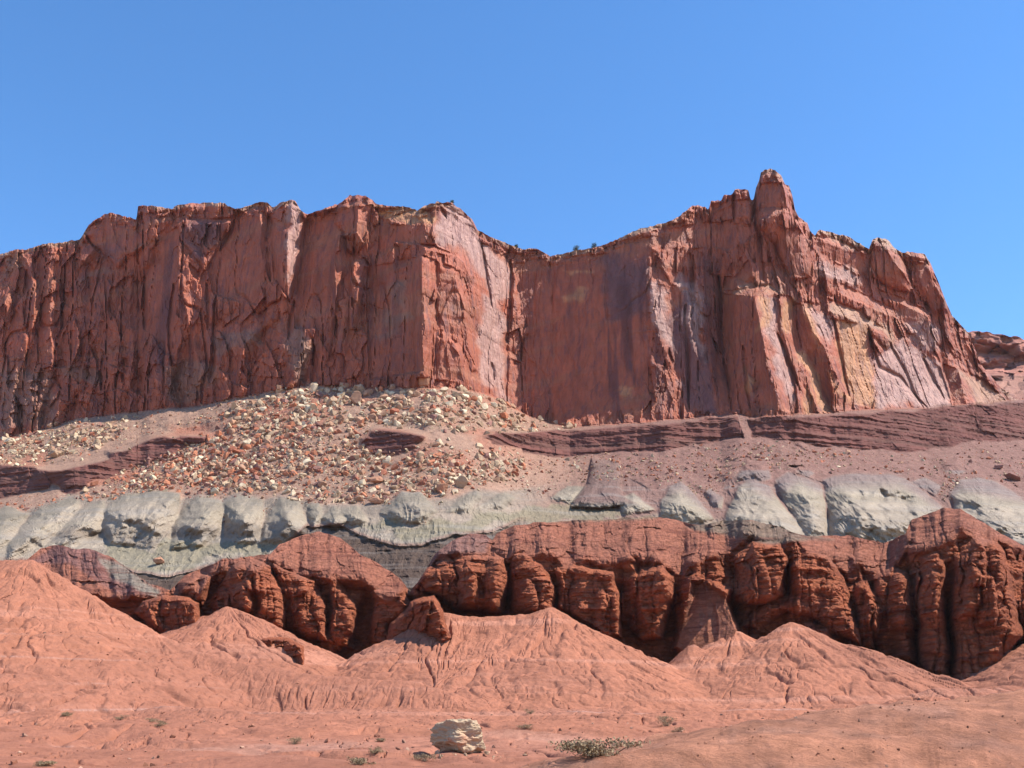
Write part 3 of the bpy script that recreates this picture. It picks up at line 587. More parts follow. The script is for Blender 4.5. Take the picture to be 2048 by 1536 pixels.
# slope below
low = sstep(-1, 2, Y - BS)
base(low, (.40, .235, .165))
red = sstep(-.1, .35, fbm(Wx2 * .03, Wz2 * .06, 4, 1)) * sstep(1150, 900, X) * low * .8
base(red, (.40, .15, .095))
pur = sstep(1050, 1250, X) * low
base(pur * .85, (.26, .13, .108))
base(m * low, (.20, .078, .062))
bandm = sstep(.0, .4, fbm(Wx2 * .004, Wz2 * .45, 3, 5)) * m * low
base(bandm * .6, (.17, .085, .065))
skirt = sstep(-6, 6, Y - GT) * np.maximum(sstep(1120, 1000, X), sstep(1030, 1050, Y + 14 * fbm(Wx2 * .05, Wz2 * .05, 3, 6)))
g = np.clip(np.maximum(mm * (Y > 940), skirt), 0, 1) * low
gb = fbm(Wx2 * .02, Wz2 * .25, 4, 3)[..., None]
gc = np.array((.44, .35, .262)) * (1 + .30 * gb)
C[:] = C * (1 - g[..., None]) + gc * g[..., None]
# purple crowns of the right mounds, darker bluish crowns left
crown = sstep(38, 4, Y - curve(GREYTOP, X)) * g
base(crown * sstep(1250, 1380, X) * .75, (.255, .165, .155))
base(crown * sstep(1250, 1150, X) * .6, (.235, .20, .15))
creamb = sstep(14, 30, Y - curve(GREYTOP, X)) * sstep(70, 44, Y - curve(GREYTOP, X)) * g * sstep(-.3, .2, fbm(Wx2 * .04, Wz2 * .1, 3, 1))
base(creamb * .5, (.42, .345, .245))
steep = sstep(50, 64, Y - curve(GREYTOP, X)) * sstep(1100, 1085, Y) * sstep(1000, 800, X) * mm * g * sstep(-.25, .2, fbm(Wx2 * .06, Wz2 * .14, 3, 3))
base(steep * .6, (.255, .19, .14))
# stones washed down the gullies between mounds
gul = sstep(.2, -.2, mm) * sstep(-8, 0, Y - GT) * sstep(1085, 1040, Y) * low
base(gul * .55, (.36, .24, .19))
AP = z4([(590, 990), (700, 985), (990, 995), (1200, 1015), (1500, 975), (1640, 985), (1480, 1090), (1240, 1100), (990, 1180), (800, 1160), (640, 1070)])
paint([AP], (.33, .275, .185), 4, .9)
paint([z5([(830, 850), (1100, 800), (1400, 765), (1800, 765), (1950, 830), (1500, 860), (1200, 900), (950, 940), (700, 1000), (330, 880)])], (.30, .25, .16), 5, .8)
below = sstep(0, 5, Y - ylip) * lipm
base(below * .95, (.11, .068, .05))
lipc = np.exp(-((Y - ylip + 2) / 3.0) ** 2) * lipm
base(lipc * .8, (.30, .15, .11))
pedm = sstep(-3, 3, sped)
base(pedm * .85, (.235, .145, .12))
base(pedm * sstep(1000, 1015, Y) * .6, (.30, .29, .22))

# the final mesh: rows run from the rim down
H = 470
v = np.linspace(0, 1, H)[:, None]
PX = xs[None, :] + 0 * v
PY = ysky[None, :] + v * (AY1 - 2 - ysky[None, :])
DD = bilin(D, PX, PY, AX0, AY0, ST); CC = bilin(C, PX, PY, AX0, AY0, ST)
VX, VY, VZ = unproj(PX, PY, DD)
# the plateau behind the rim
nb_ = 14
bx = []; 
prof = np.array([1.2, 3, 6, 10, 16, 24, 36, 50, 70, 95, 130, 180, 250, 340.])
drop = np.array([.15, -.2, -.7, -1.5, -2.6, -4., -6, -8, -11, -14, -18, -22, -28, -40.])
tx, ty, tz = VX[0], VY[0], VZ[0]
zs = smooth1(tz, 61)
rr = []
for k in range(nb_):
    f_ = min(1, k / 7.)
    zz = (tz * (1 - f_) + np.minimum(tz, zs) * f_) + drop[k] + fbm(tx * .1, tx * 0 + k * .7, 3, k) * .5
    ys_ = ty + prof[k]
    rr.append(np.stack([tx * ys_ / ty, ys_, zz], -1))
rr = np.stack(rr[::-1], 0)
V = np.concatenate([rr, np.stack([VX, VY, VZ], -1)], 0)
CCf = np.concatenate([np.repeat(CC[:1] * .95, nb_, 0), CC], 0)
H2, W2 = V.shape[:2]
Q = grid_faces(H2, W2)
Vf = V.reshape(-1, 3); Cf = CCf.reshape(-1, 3)
fy_ = np.zeros((H2 - 1, W2 - 1)); pyc = np.concatenate([np.full((nb_, W2), -1.), PY], 0)
fy_ = .5 * (pyc[:-1, :-1] + pyc[1:, 1:]); fx_ = .5 * (xs[:-1] + xs[1:])[None, :] + 0 * fy_
bs_f = np.interp(fx_[0], xs, ybase)[None, :]; gt_f = np.interp(fx_[0], xs, ygrey)[None, :]
led_f = bilin(led, fx_, np.maximum(fy_, AY0), AX0, AY0, ST) > 0
isC = fy_ < bs_f
isL = (~isC) & led_f & (fy_ < gt_f + 5)
isG = (~isC) & (~isL) & ((fy_ > gt_f) | (bilin(mm, fx_, np.maximum(fy_, AY0), AX0, AY0, ST) > .5) & (fy_ > 940))
isT = ~(isC | isL | isG)
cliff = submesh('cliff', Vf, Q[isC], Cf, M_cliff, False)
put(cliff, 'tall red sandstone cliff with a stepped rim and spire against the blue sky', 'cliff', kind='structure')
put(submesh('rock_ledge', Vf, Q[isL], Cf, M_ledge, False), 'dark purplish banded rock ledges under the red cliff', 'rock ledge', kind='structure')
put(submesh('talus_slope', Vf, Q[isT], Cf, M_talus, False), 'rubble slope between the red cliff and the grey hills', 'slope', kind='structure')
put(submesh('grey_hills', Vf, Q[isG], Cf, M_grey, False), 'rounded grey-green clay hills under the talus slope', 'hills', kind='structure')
def on_slope(px, py):
    """point of sheet A seen at px, py"""
    d = bilin(D, np.asarray(px, float), np.asarray(py, float), AX0, AY0, ST)
    return np.stack(unproj(px, py, d), -1)

# ------------------------------------------------------------------ far cliff at the right edge
xf = np.arange(1860, 2800, 2.0)
FS = [(1860, 650), (1937, 665), (1945, 661), (1975, 663), (1985, 668), (2010, 670), (2048, 678), (2150, 700), (2300, 705), (2800, 720)]
yt = curve(FS, xf) + fbm(xf * .06, xf * 0, 3, 1) * 4
vv = np.linspace(0, 1, 110)[:, None]
FX = xf[None, :] + 0 * vv; FY = yt[None, :] + vv * (830 - yt[None, :])
zl = fbm(FX * .02, FY * .05, 4, 2)
Df = 900 - (FX - 1860) * .05 + 6 * blocks(FX / 22., FY / 14., 1)[0] + 14 * zl - 60 * sstep(735, 752, FY) * (.7 + .3 * zl) - 90 * sstep(750, 830, FY)
a, b, c = unproj(FX, FY, Df)
back = np.stack([a[0] * 1.4, b[0] * 1.4, c[0] + 3], -1)[None]
Vv = np.concatenate([back, np.stack([a, b, c], -1)], 0)
cf = np.array((.50, .22, .16)) * (1 + .3 * fbm(FX * .03, FY * .08, 4, 6)[..., None])
cf = cf * (1 - .5 * sstep(745, 755, FY)[..., None]) + np.array((.36, .22, .16)) * .5 * sstep(745, 755, FY)[..., None]
cf = np.concatenate([cf[:1], cf], 0)
put(mesh_np('distant_cliff', Vv.reshape(-1, 3), grid_faces(*Vv.shape[:2]).reshape(-1, 4), cf.reshape(-1, 3), M_far), 'lower red cliff farther off behind the right end of the main cliff', 'cliff', kind='structure')

# ------------------------------------------------------------------ sheet B: red buttresses
SB = 1.6
BX0, BX1, BY0, BY1 = -420, 2470, 980, 1440
xb = np.arange(BX0, BX1, SB); yb = np.arange(BY0, BY1, SB)
X, Y = np.meshgrid(xb, yb)
BSKY = [(-420, 1160), (-60, 1150), (20, 1145), (50, 1122), (80, 1100), (110, 1090), (190, 1100), (230, 1120), (265, 1142), (300, 1168), (340, 1178), (370, 1150), (400, 1138), (440, 1122), (500, 1112), (540, 1110),
        (560, 1090), (600, 1070), (640, 1063), (680, 1075), (710, 1100), (760, 1130), (800, 1158), (820, 1185), (835, 1165), (870, 1110), (905, 1082), (940, 1068), (970, 1068), (985, 1080),
        (993, 1066), (1027, 1050), (1061, 1046), (1150, 1040), (1215, 1038), (1300, 1033), (1355, 1041), (1399, 1050), (1446, 1039), (1505, 1041), (1556, 1056), (1614, 1072), (1702, 1072),
        (1764, 1086), (1811, 1068), (1822, 1041), (1850, 1030), (1884, 1015), (1921, 1019), (1976, 1052), (2012, 1074), (2048, 1092), (2130, 1080), (2240, 1050), (2350, 1100), (2470, 1090)]
ybs = curve(BSKY, xb) + fbm(xb * .04, xb * 0 + 5, 4, 1) * 4
SK = ybs[None, :] + 0 * Y
# cap height of the steep wall under the sloping crowns
CAP = [(-420, 1230), (200, 1200), (270, 1195), (400, 1190), (440, 1130), (560, 1130), (620, 1150), (740, 1180), (820, 1190), (860, 1120), (1000, 1115), (1110, 1120), (1240, 1125), (1290, 1130), (1380, 1140), (1450, 1110),
       (1500, 1085), (1600, 1100), (1700, 1130), (1760, 1140), (1850, 1100), (1920, 1070), (2010, 1100), (2100, 1130), (2470, 1140)]
cap = np.maximum(curve(CAP, xb) + 26 * fbm(xb * .022, xb * 0 + 2.2, 3, 4), ybs + 8)[None, :] + 0 * Y
PB = [(-420, 300), (200, 300), (300, 298), (500, 300), (820, 306), (1100, 300), (1400, 302), (1600, 296), (1760, 300), (1900, 288), (2050, 296), (2470, 300)]
Dp = smooth1(curve(PB, xb), 41)[None, :] + 0 * Y
up_ = np.clip((cap - Y) / np.maximum(cap - SK, 8), 0, 1.3)
Dw = Dp + up_ * (cap - SK) * .30 - np.clip(Y - cap, 0, 400) * .022
Wx = (X - 1024) / F * 300; _, _, Wz = unproj(X, Y, Dw)
nx = fbm(Wx * .16, Wz * .16, 4, 1); ny = fbm(Wx * .16 + 30, Wz * .16, 4, 3)
Xw = X + nx * 8; Yw = Y + ny * 6
COLS = [
    ([(535, 1118), (600, 1058), (690, 1062), (770, 1120), (822, 1190), (740, 1180), (600, 1150)], 3, 40),
    ([(975, 1110), (990, 1060), (1060, 1040), (1320, 1020), (1450, 1100), (1470, 1190), (1110, 1180)], 4.5, 60),
    ([(1500, 1060), (1600, 1072), (1700, 1080), (1710, 1120), (1560, 1130)], 2, 26),
    ([(1810, 1072), (1840, 1030), (1890, 1010), (1980, 1050), (2048, 1095), (2040, 1200), (1880, 1200), (1820, 1130)], 5, 44),
    ([(835, 1170), (880, 1100), (940, 1065), (985, 1080), (980, 1130), (900, 1160)], 3, 30),
    ([(60, 1130), (110, 1088), (200, 1100), (280, 1160), (320, 1200), (150, 1200)], 3, 34),
    # outline, bulge in metres, rounding width in px
    (z7([(540, 250), (570, 205), (650, 185), (740, 190), (800, 215), (795, 330), (780, 420), (640, 330)]), 13, 10),
    (z7([(930, 380), (960, 350), (1060, 345), (1150, 350), (1220, 390), (1235, 480), (1000, 470), (940, 420)]), 24, 10),
    (z7([(700, 130), (780, 90), (830, 110), (820, 230), (740, 200)]), 4, 14),
    (z7([(800, 240), (870, 150), (930, 60), (1000, 35), (1080, 70), (1130, 150), (1140, 350), (1040, 290), (930, 230)]), 7.5, 34),
    (z7([(1100, 60), (1180, 100), (1260, 130), (1305, 230), (1310, 360), (1220, 360), (1150, 310), (1120, 180)]), 6.5, 26),
    (z7([(1300, 90), (1380, 150), (1430, 240), (1420, 330), (1390, 390), (1310, 360), (1330, 240)]), 5.5, 22),
    (z7([(1480, 170), (1540, 130), (1620, 160), (1640, 220), (1560, 300), (1550, 500), (1480, 480), (1490, 300)]), 6.0, 20),
    (z7([(1560, 290), (1640, 210), (1730, 190), (1765, 240), (1780, 290), (1810, 350), (1760, 420), (1640, 480), (1560, 500), (1545, 400)]), 21, 12),
    (z5([(650, 1240), (700, 1150), (850, 1080), (1000, 1060), (1200, 1080), (1220, 1200), (1180, 1400), (900, 1390), (800, 1300)]), 9, 36),
    (z5([(1230, 1150), (1260, 1050), (1320, 1040), (1420, 1100), (1480, 1220), (1475, 1420), (1250, 1400), (1210, 1330)]), 8.5, 28),
    (z5([(1480, 1130), (1620, 1110), (1830, 1150), (1870, 1300), (1875, 1540), (1760, 1540), (1500, 1350)]), 9, 12),
    (z8([(440, 130), (520, 70), (600, 60), (650, 110), (650, 200), (600, 350), (530, 360), (440, 300)]), 10, 22),
    (z8([(650, 90), (720, 60), (800, 110), (880, 160), (850, 230), (900, 300), (800, 420), (660, 420), (650, 250)]), 9, 30),
    (z8([(880, 150), (900, 20), (960, -35), (1060, -30), (1095, 40), (1090, 180), (1020, 220), (880, 220)]), 8, 22),
    (z8([(1105, 60), (1180, -10), (1260, 20), (1320, 100), (1350, 200), (1390, 330), (1400, 380), (1280, 330), (1110, 180)]), 8, 30),
    (z8([(1370, 130), (1420, 120), (1450, 180), (1430, 300), (1460, 400), (1400, 380), (1380, 250)]), 4.5, 14),
    (z8([(1450, 110), (1520, 70), (1580, 90), (1600, 250), (1620, 450), (1480, 440), (1440, 300)]), 5.5, 22),
    (z8([(1610, 110), (1640, 20), (1700, 0), (1725, 60), (1740, 250), (1760, 520), (1640, 520), (1620, 300)]), 8, 18),
    (z8([(1750, 150), (1760, 20), (1850, -60), (1960, -20), (2000, 100), (2020, 280), (2048, 340), (1990, 420), (1880, 560), (1760, 560)]), 13, 30),
    (z8([(1990, 200), (2060, 100), (2200, 90), (2260, 300), (2200, 500), (2048, 400)]), 9, 30),
    (z8([(990, 240), (1060, 185), (1160, 170), (1250, 200), (1275, 240), (1240, 280), (1100, 240), (1010, 300), (940, 380), (900, 380), (910, 310)]), 5, 20),
    (z8([(1160, 290), (1280, 300), (1290, 400), (1400, 420), (1340, 440), (1200, 380)]), 7, 14),
    (z8([(640, 390), (680, 340), (760, 320), (860, 340), (850, 390), (700, 400)]), 5, 14),
    (z8([(880, 380), (930, 330), (990, 340), (960, 400), (900, 440)]), 5, 10),
]
bul = np.zeros_like(X)
for P, am, wd in COLS:
    s = window(X, Y, P, 16)
    sd = sdf(P, Xw[s], Yw[s])
    u = np.clip((sd + 1.5) / wd, 0, 1)
    bul[s] = np.maximum(bul[s], am * 1.75 * np.sqrt(1 - (1 - u) ** 2) * (.5 + .5 * np.clip((X[s] - min(q[0] for q in P)) / (max(q[0] for q in P) - min(q[0] for q in P)), 0, 1)))
rp = np.random.default_rng(23)
for k in range(70):      # small pilasters standing out of the wall
    cx_ = rp.uniform(-380, 2440); wd_ = rp.uniform(11, 26); c0 = float(np.interp(cx_, xb, cap[0]))
    tp = c0 + rp.uniform(-18, 60); bt = tp + rp.uniform(50, 170); sl_ = rp.uniform(-8, 8); am_ = rp.uniform(2.0, 5.0)
    P = [(cx_ - wd_ * .6, tp + 6), (cx_, tp - 4), (cx_ + wd_ * .7, tp + 8), (cx_ + wd_ + sl_, (tp + bt) / 2), (cx_ + wd_ * .8 + sl_, bt), (cx_ - wd_ * .8 + sl_, bt), (cx_ - wd_, (tp + bt) / 2)]
    s = window(X, Y, P, 12)
    u = np.clip((sdf(P, Xw[s], Yw[s]) + 1) / (wd_ * .7), 0, 1)
    bul[s] = bul[s] + am_ * np.sqrt(1 - (1 - u) ** 2) * (.6 + .4 * np.clip((X[s] - cx_ + wd_) / (2 * wd_), 0, 1))
GAPS = [z8([(435, 140), (480, 120), (520, 250), (560, 350), (480, 340), (440, 310)]), z8([(590, 210), (650, 180), (655, 330), (600, 350)]), z8([(830, 210), (905, 190), (905, 300), (860, 270)]),
        z8([(1085, 30), (1110, 60), (1118, 190), (1088, 180)]), z8([(1395, 300), (1440, 300), (1465, 430), (1420, 420)]), z8([(1592, 100), (1618, 90), (1628, 470), (1600, 470)]), z8([(1722, 60), (1760, 40), (1772, 520), (1730, 520)]),
        z7([(820, 160), (900, 110), (930, 200), (850, 245), (815, 240)]), z7([(1135, 180), (1162, 170), (1178, 330), (1142, 350)]), z7([(1300, 170), (1332, 180), (1322, 330), (1300, 340)]),
        z7([(1400, 330), (1440, 200), (1482, 170), (1492, 300), (1480, 480), (1370, 480), (1350, 400)]), z5([(1130, 1380), (1200, 1260), (1250, 1200), (1240, 1330), (1180, 1400)]), z5([(590, 1160), (650, 1180), (720, 1100), (650, 1250), (640, 1330)]),
        z8([(160, 100), (185, 90), (230, 260), (330, 330), (300, 350), (200, 270)]), z8([(1430, 140), (1452, 130), (1455, 300), (1435, 290)])]
gap = np.zeros_like(X)
for P in GAPS:
    s = window(X, Y, P, 14)
    gap[s] = np.maximum(gap[s], sstep(-3, 9, sdf(P, X[s] + nx[s] * 5, Y[s] + ny[s] * 5)))
bul -= blur(gap, 2.5) * 5
# smaller flutes everywhere the wall is steep
wallm = sstep(-14, 14, Y - cap)
fl = np.abs(vnoise(Wx * .16 + nx * .6, Wz * .02, 2)); fl2 = np.abs(vnoise(Wx * .42 + nx, Wz * .05, 5))
bul += wallm * (np.sqrt(fl) * 3.6 + np.sqrt(fl2) * 1.8 - 1.9)
# crowns: rounded domes seamed by runnels
dome = (1 - wallm)
ru = 1.6 * (.5 - np.abs(vnoise(Wx * .30 + ny * .6 + Wz * .05, Wz * .05 + 4, 3)) ** .6) + .7 * ridged(Wx * .7 + ny, Wz * .12, 2, 3)
bul += dome * (blocks(Wx / 4.5 + nx, Wz / 3.0, 3)[0] * .55 - 1.0 * ru + 2.2 * vnoise(Wx * .055, Wz * .03, 6))
Dw2 = Dw - bul + 5.0 * wallm
Wx = (X - 1024) / F * Dw2; _, _, Wz = unproj(X, Y, Dw2)
zz = Wz + fbm(Wx * .03, Wz * .05, 3, 2) * 2.0
lay = _T[3][17][(np.floor(zz * 1.15).astype(int)) & 255]; lay2 = _T[3][17][(np.floor(zz * 1.15).astype(int) + 1) & 255]
fz = zz * 1.15 - np.floor(zz * 1.15); lz = lay * (1 - sstep(.72, 1, fz)) + lay2 * sstep(.72, 1, fz)
patch = .45 + .55 * sstep(-.3, .3, fbm(Wx * .07, Wz * .1, 3, 4))
lm = .4 + .6 * sstep(-.2, .3, fbm(Wx * .1, zz * .15, 3, 7))
Dw2 += (lz - .5) * 1.7 * lm * patch * (.12 + .88 * wallm)
zz4 = zz * 3.1; lay = _T[5][40][np.floor(zz4).astype(int) & 255]; lay2 = _T[5][40][(np.floor(zz4).astype(int) + 1) & 255]; f4 = zz4 - np.floor(zz4)
Dw2 += ((lay * (1 - f4) + lay2 * f4) - .5) * .7 * patch * (.4 + .6 * wallm)
Dw2 += (blocks(Wx / 2.3, Wz / 1.0, 2)[0] * .5 + blocks(Wx / 5.5 + nx * .5, Wz / 4.0, 5)[0] * 1.0) * wallm * (.4 + .6 * patch) + fbm(Wx * .5, Wz * .9, 4, 3) * .55
SAND = z8([(715, 120), (765, 118), (835, 165), (872, 230), (908, 320), (880, 400), (700, 430), (640, 390), (680, 280), (705, 200)])
sdm = sstep(-4, 7, sdf(SAND, Xw, Yw))
Dsand = 295 - np.clip(Y - 1150, -20, 300) * .12 + np.abs(X - 1440 - (Y - 1150) * .3) * .10 + fbm(Wx * .25, Wz * .2, 4, 2) * .7 + np.abs(vnoise(Wx * .4, Wz * .1, 3)) * .8
Dw2 = Dw2 * (1 - sdm) + Dsand * sdm
C = np.zeros(X.shape + (3,))
one = np.ones_like(X)
base(one, (.46, .14, .066))
C *= 1 + .22 * fbm(Wx * .03, Wz * .35, 4, 6)[..., None]
base(dome * .65, (.40, .17, .115))
base(sdm, (.43, .165, .09))
# olive cap bench over the middle and the pinkish mounds
def paintb(P, c, soft, amt):
    k = sstep(-soft, soft, sdf(P, Xw, Yw)) * amt
    C[:] = C * (1 - k[..., None]) + np.array(c) * k[..., None]
paintb(z5([(1250, 800), (1700, 770), (2100, 800), (2080, 840), (1500, 860), (1300, 850)]), (.29, .24, .16), 4, .8)
paintb(z6([(200, 690), (400, 640), (560, 650), (700, 690), (860, 740), (1000, 760), (700, 790), (450, 750), (300, 720)]), (.27, .21, .15), 4, .8)
paintb(z5([(700, 1100), (880, 980), (990, 920), (1120, 930), (1080, 1040), (900, 1060), (760, 1120)]), (.33, .17, .135), 5, .9)
paintb(z4([(150, 1090), (320, 990), (560, 1020), (760, 1150), (950, 1290), (700, 1280), (400, 1100)]), (.31, .145, .12), 5, .9)
paintb(z7([(390, 30), (500, 60), (640, 170), (620, 190), (440, 110)]), (.30, .27, .21), 5, .8)
paintb(z8([(720, 130), (800, 150), (850, 230), (820, 260), (900, 300), (900, 390), (700, 310), (690, 200)]), (.47, .185, .11), 5, .85)
paintb(z8([(1150, 240), (1250, 200), (1300, 330), (1400, 400), (1240, 380)]), (.42, .16, .10), 8, .5)
H = 300
v = np.linspace(0, 1, H)[:, None]
PX = xb[None, :] + 0 * v; PY = ybs[None, :] + v * (BY1 - 2 - ybs[None, :])
DD = bilin(Dw2, PX, PY, BX0, BY0, SB); CC = bilin(C, PX, PY, BX0, BY0, SB)
a, b, c = unproj(PX, PY, DD)
rr = []
for k, (p_, d_) in enumerate(((1, .15), (2.5, .2), (5, .1), (9, -.3), (16, -1.5), (28, -5))):
    ys_ = b[0] + p_; rr.append(np.stack([a[0] * ys_ / b[0], ys_, c[0] + d_], -1))
rr = np.stack(rr[::-1], 0)
V = np.concatenate([rr, np.stack([a, b, c], -1)], 0)
CCf = np.concatenate([np.repeat(CC[:1], 6, 0), CC], 0)
put(mesh_np('red_buttresses', V.reshape(-1, 3), grid_faces(*V.shape[:2]).reshape(-1, 4), CCf.reshape(-1, 3), M_red, False),
    'fluted brick-red buttresses and domes above the soil slopes', 'rock wall', kind='structure')

# ------------------------------------------------------------------ ground: aprons, ridges, plain, roadside bank
gxs = np.arange(-500, 2560, 2.2)
Ds = np.concatenate([np.geomspace(2.0, 60, 150)[:-1], np.linspace(60, 190, 190)[:-1], np.linspace(190, 300, 330)])
GX, GD = np.meshgrid(gxs, Ds)
gx_w = (GX - 1024) / F * GD / math.cos(PITCH) ** 1 * 1.0
gy_w = GD
ZP = [(0, 0), (60, .3), (90, .9), (120, 1.9), (180, 4.6), (245, 9.0), (285, 14.5), (330, 22)]
wpx, wpy = gx_w, gy_w
wn = fbm(wpx * .02, wpy * .02, 4, 1); wn2 = fbm(wpx * .09, wpy * .09, 4, 6)
base_z = curve(ZP, GD) + fbm(wpx * .03, wpy * .03, 4, 2) * np.clip(GD / 90, .15, 1.4) * 1.5 + fbm(wpx * .25, wpy * .25, 4, 5) * .12 * np.clip(GD / 50, .3, 1.5)
def ridge(pts, slope, rill=1.1, freq=.30, fall=None):
    out = np.full(GD.shape, -99.0)
    W = [unproj(px, py, d) for px, py, d in pts]
    acc = 0
    for (x0, y0, z0), (x1, y1, z1_) in zip(W[:-1], W[1:]):
        ex, ey = x1 - x0, y1 - y0; l2 = ex * ex + ey * ey + 1e-6; ln = math.sqrt(l2)
        t_ = ((wpx - x0) * ex + (wpy - y0) * ey) / l2; tc_ = np.clip(t_, 0, 1)
        dx, dy = wpx - (x0 + ex * tc_), wpy - (y0 + ey * tc_)
        d = np.sqrt(dx * dx + dy * dy)
        q = acc + tc_ * ln + np.arctan2(dx, -dy) * 9.0
        n1_ = vnoise(q * freq * .9 + wn * 2.6 + wn2 * .5, d * .055, 3); n2_ = vnoise(q * freq * 2.1 + wn * 4 + wn2 * 1.0, d * .11 + 9, 5); n3_ = vnoise(q * freq * 4.5 + wn2 * 1.6, d * .25 + 3, 6)
        rl = .75 + .7 * wn2 + .35 * fbm(q * .5 + 3, d * .12, 3, 2) - .75 * np.exp(-(n1_ / .10) ** 2) - .5 * np.exp(-(n2_ / .12) ** 2) * sstep(-.3, .3, wn2 + .2) - .22 * np.exp(-(n3_ / .16) ** 2)
        ds_ = np.sqrt(d * d + 2.2) - 1.5
        h = (z0 + (z1_ - z0) * tc_) - slope * (ds_ * .62 + 16 * (1 - np.exp(-ds_ / 32))) + (rl - .75) * rill * sstep(.5, 9, d)
        out = np.maximum(out, h); acc += ln
    return out
def smax(a_, b_, k=.5):
    return np.maximum(a_, b_) + k * np.log1p(np.exp(-np.abs(a_ - b_) / k))
Z = base_z
for pts, s_, r_, f_ in (
        ([(-420, 1080, 262), (-80, 1105, 262), (0, 1120, 258), (60, 1120, 255), (180, 1190, 250), (300, 1262, 245), (400, 1304, 243), (500, 1330, 240), (650, 1352, 238), (830, 1362, 236), (900, 1385, 232)], .60, 1.2, .28),
        ([(-60, 1245, 238), (45, 1224, 236), (120, 1262, 228), (220, 1330, 216), (300, 1400, 206), (340, 1440, 198)], .52, .9, .3),
        # sand and soil banked against the foot of the buttresses
        ([(380, 1262, 289), (415, 1232, 289), (460, 1214, 287), (520, 1238, 286), (600, 1284, 284), (690, 1340, 283), (790, 1350, 283)], .50, 1.3, .36),
        ([(760, 1358, 278), (820, 1312, 281), (885, 1226, 287), (940, 1234, 287), (1000, 1232, 286), (1060, 1228, 286), (1100, 1216, 285), (1150, 1262, 286), (1240, 1296, 287), (1300, 1330, 286)], .55, 1.4, .34),
        ([(1000, 1234, 285), (985, 1300, 266), (960, 1370, 246)], .42, 1.2, .4), ([(1100, 1218, 284), (1190, 1320, 264), (1235, 1392, 250)], .46, 1.2, .4),
        ([(1300, 1345, 284), (1370, 1330, 281), (1430, 1285, 284), (1470, 1262, 285), (1520, 1290, 284), (1583, 1246, 281), (1640, 1276, 281), (1700, 1300, 281), (1790, 1345, 280), (1880, 1372, 276), (1960, 1386, 270)], .52, 1.3, .34),
        ([(1584, 1248, 280), (1520, 1330, 262), (1440, 1400, 248)], .45, 1.2, .4), ([(1584, 1248, 280), (1650, 1330, 262), (1690, 1392, 246)], .45, 1.2, .4),
        ([(1385, 1290, 280), (1360, 1350, 270)], .7, .8, .4),
        ([(2470, 1180, 284), (2200, 1210, 284), (2075, 1290, 282), (2010, 1345, 278), (1970, 1384, 272)], .50, 1.0, .34),
        ([(250, 1436, 188), (330, 1416, 186), (450, 1420, 182), (640, 1452, 172), (760, 1478, 160)], .22, .5, .3), ([(1400, 1432, 205), (1480, 1412, 204), (1560, 1425, 200)], .45, .5, .5),
        ([(1590, 1428, 214), (1660, 1405, 214), (1740, 1412, 212)], .45, .5, .5), ([(1800, 1400, 216), (1880, 1376, 216), (1990, 1378, 214)], .42, .5, .5),
        ([(-300, 1440, 140), (0, 1432, 140), (140, 1428, 136), (330, 1470, 122)], .2, .4, .4), ([(1080, 1466, 170), (1180, 1448, 168), (1300, 1452, 165)], .2, .3, .4),
        ([(380, 1540, 58), (480, 1520, 60), (570, 1517, 60), (680, 1528, 58)], .14, .1, .6), ([(700, 1500, 100), (850, 1492, 102), (1000, 1500, 100)], .12, .2, .5)):
    Z = smax(Z, ridge(pts, s_, r_, f_), .35)
# near bank that climbs to the right beside the road
bnk = ridge([(1000, 1560, 13), (1280, 1490, 14), (1500, 1447, 15), (1750, 1410, 16), (2048, 1388, 17), (2560, 1350, 18)], .42, .12, 1.2)
bnk += fbm(wpx * .9, wpy * 1.6, 5, 4) * .14 + fbm(wpx * 3.1, wpy * 4.0, 4, 1) * .035 + ridged(wpx * .35, (wpy * .4 + bnk * 2.5), 3, 2) * .06
Z = np.where(GD < 40, smax(Z, bnk, .05), Z)
und = ridged(wpx * .035 + wn, wpy * .05, 3, 1) * .9 + fbm(wpx * .14, wpy * .14, 3, 2) * .35
Z += und * sstep(40, 80, GD) * sstep(240, 205, GD) * .9
dend = np.exp(-(vnoise(wpx * .10 + wn * 3, wpy * .06, 2) / .07) ** 2) + .6 * np.exp(-(vnoise(wpx * .25 + wn2 * 2, wpy * .14, 4) / .08) ** 2)
Z -= dend * .55 * sstep(50, 90, GD) * sstep(250, 220, GD)
Z += (fbm(wpx * .5, wpy * .35, 4, 2) * .28 + (ridged(wpx * .55 + wn2 * 2, wpy * .16, 3, 5) - .2) * .12) * sstep(90, 190, GD)
Z += fbm(wpx * .8, wpy * .8, 4, 6) * .12 * np.clip(GD / 120, .15, 1.2)
cG = np.zeros(Z.shape + (3,)); C = cG; one = np.ones_like(Z)
base(one, (.43, .170, .100))
C *= 1 + .14 * fbm(wpx * .22, wpy * .16, 4, 5)[..., None]
C *= 1 + .12 * fbm(wpx * .03, wpy * .05, 4, 3)[..., None]
band = sstep(.1, .5, fbm(wpx * .02, Z * .55, 4, 2)) * .5
base(band, (.58, .27, .18))
brn = sstep(-.1, .3, fbm(wpx * .02 + 7, wpy * .03, 4, 1)) * .65
base(brn, (.36, .145, .09))
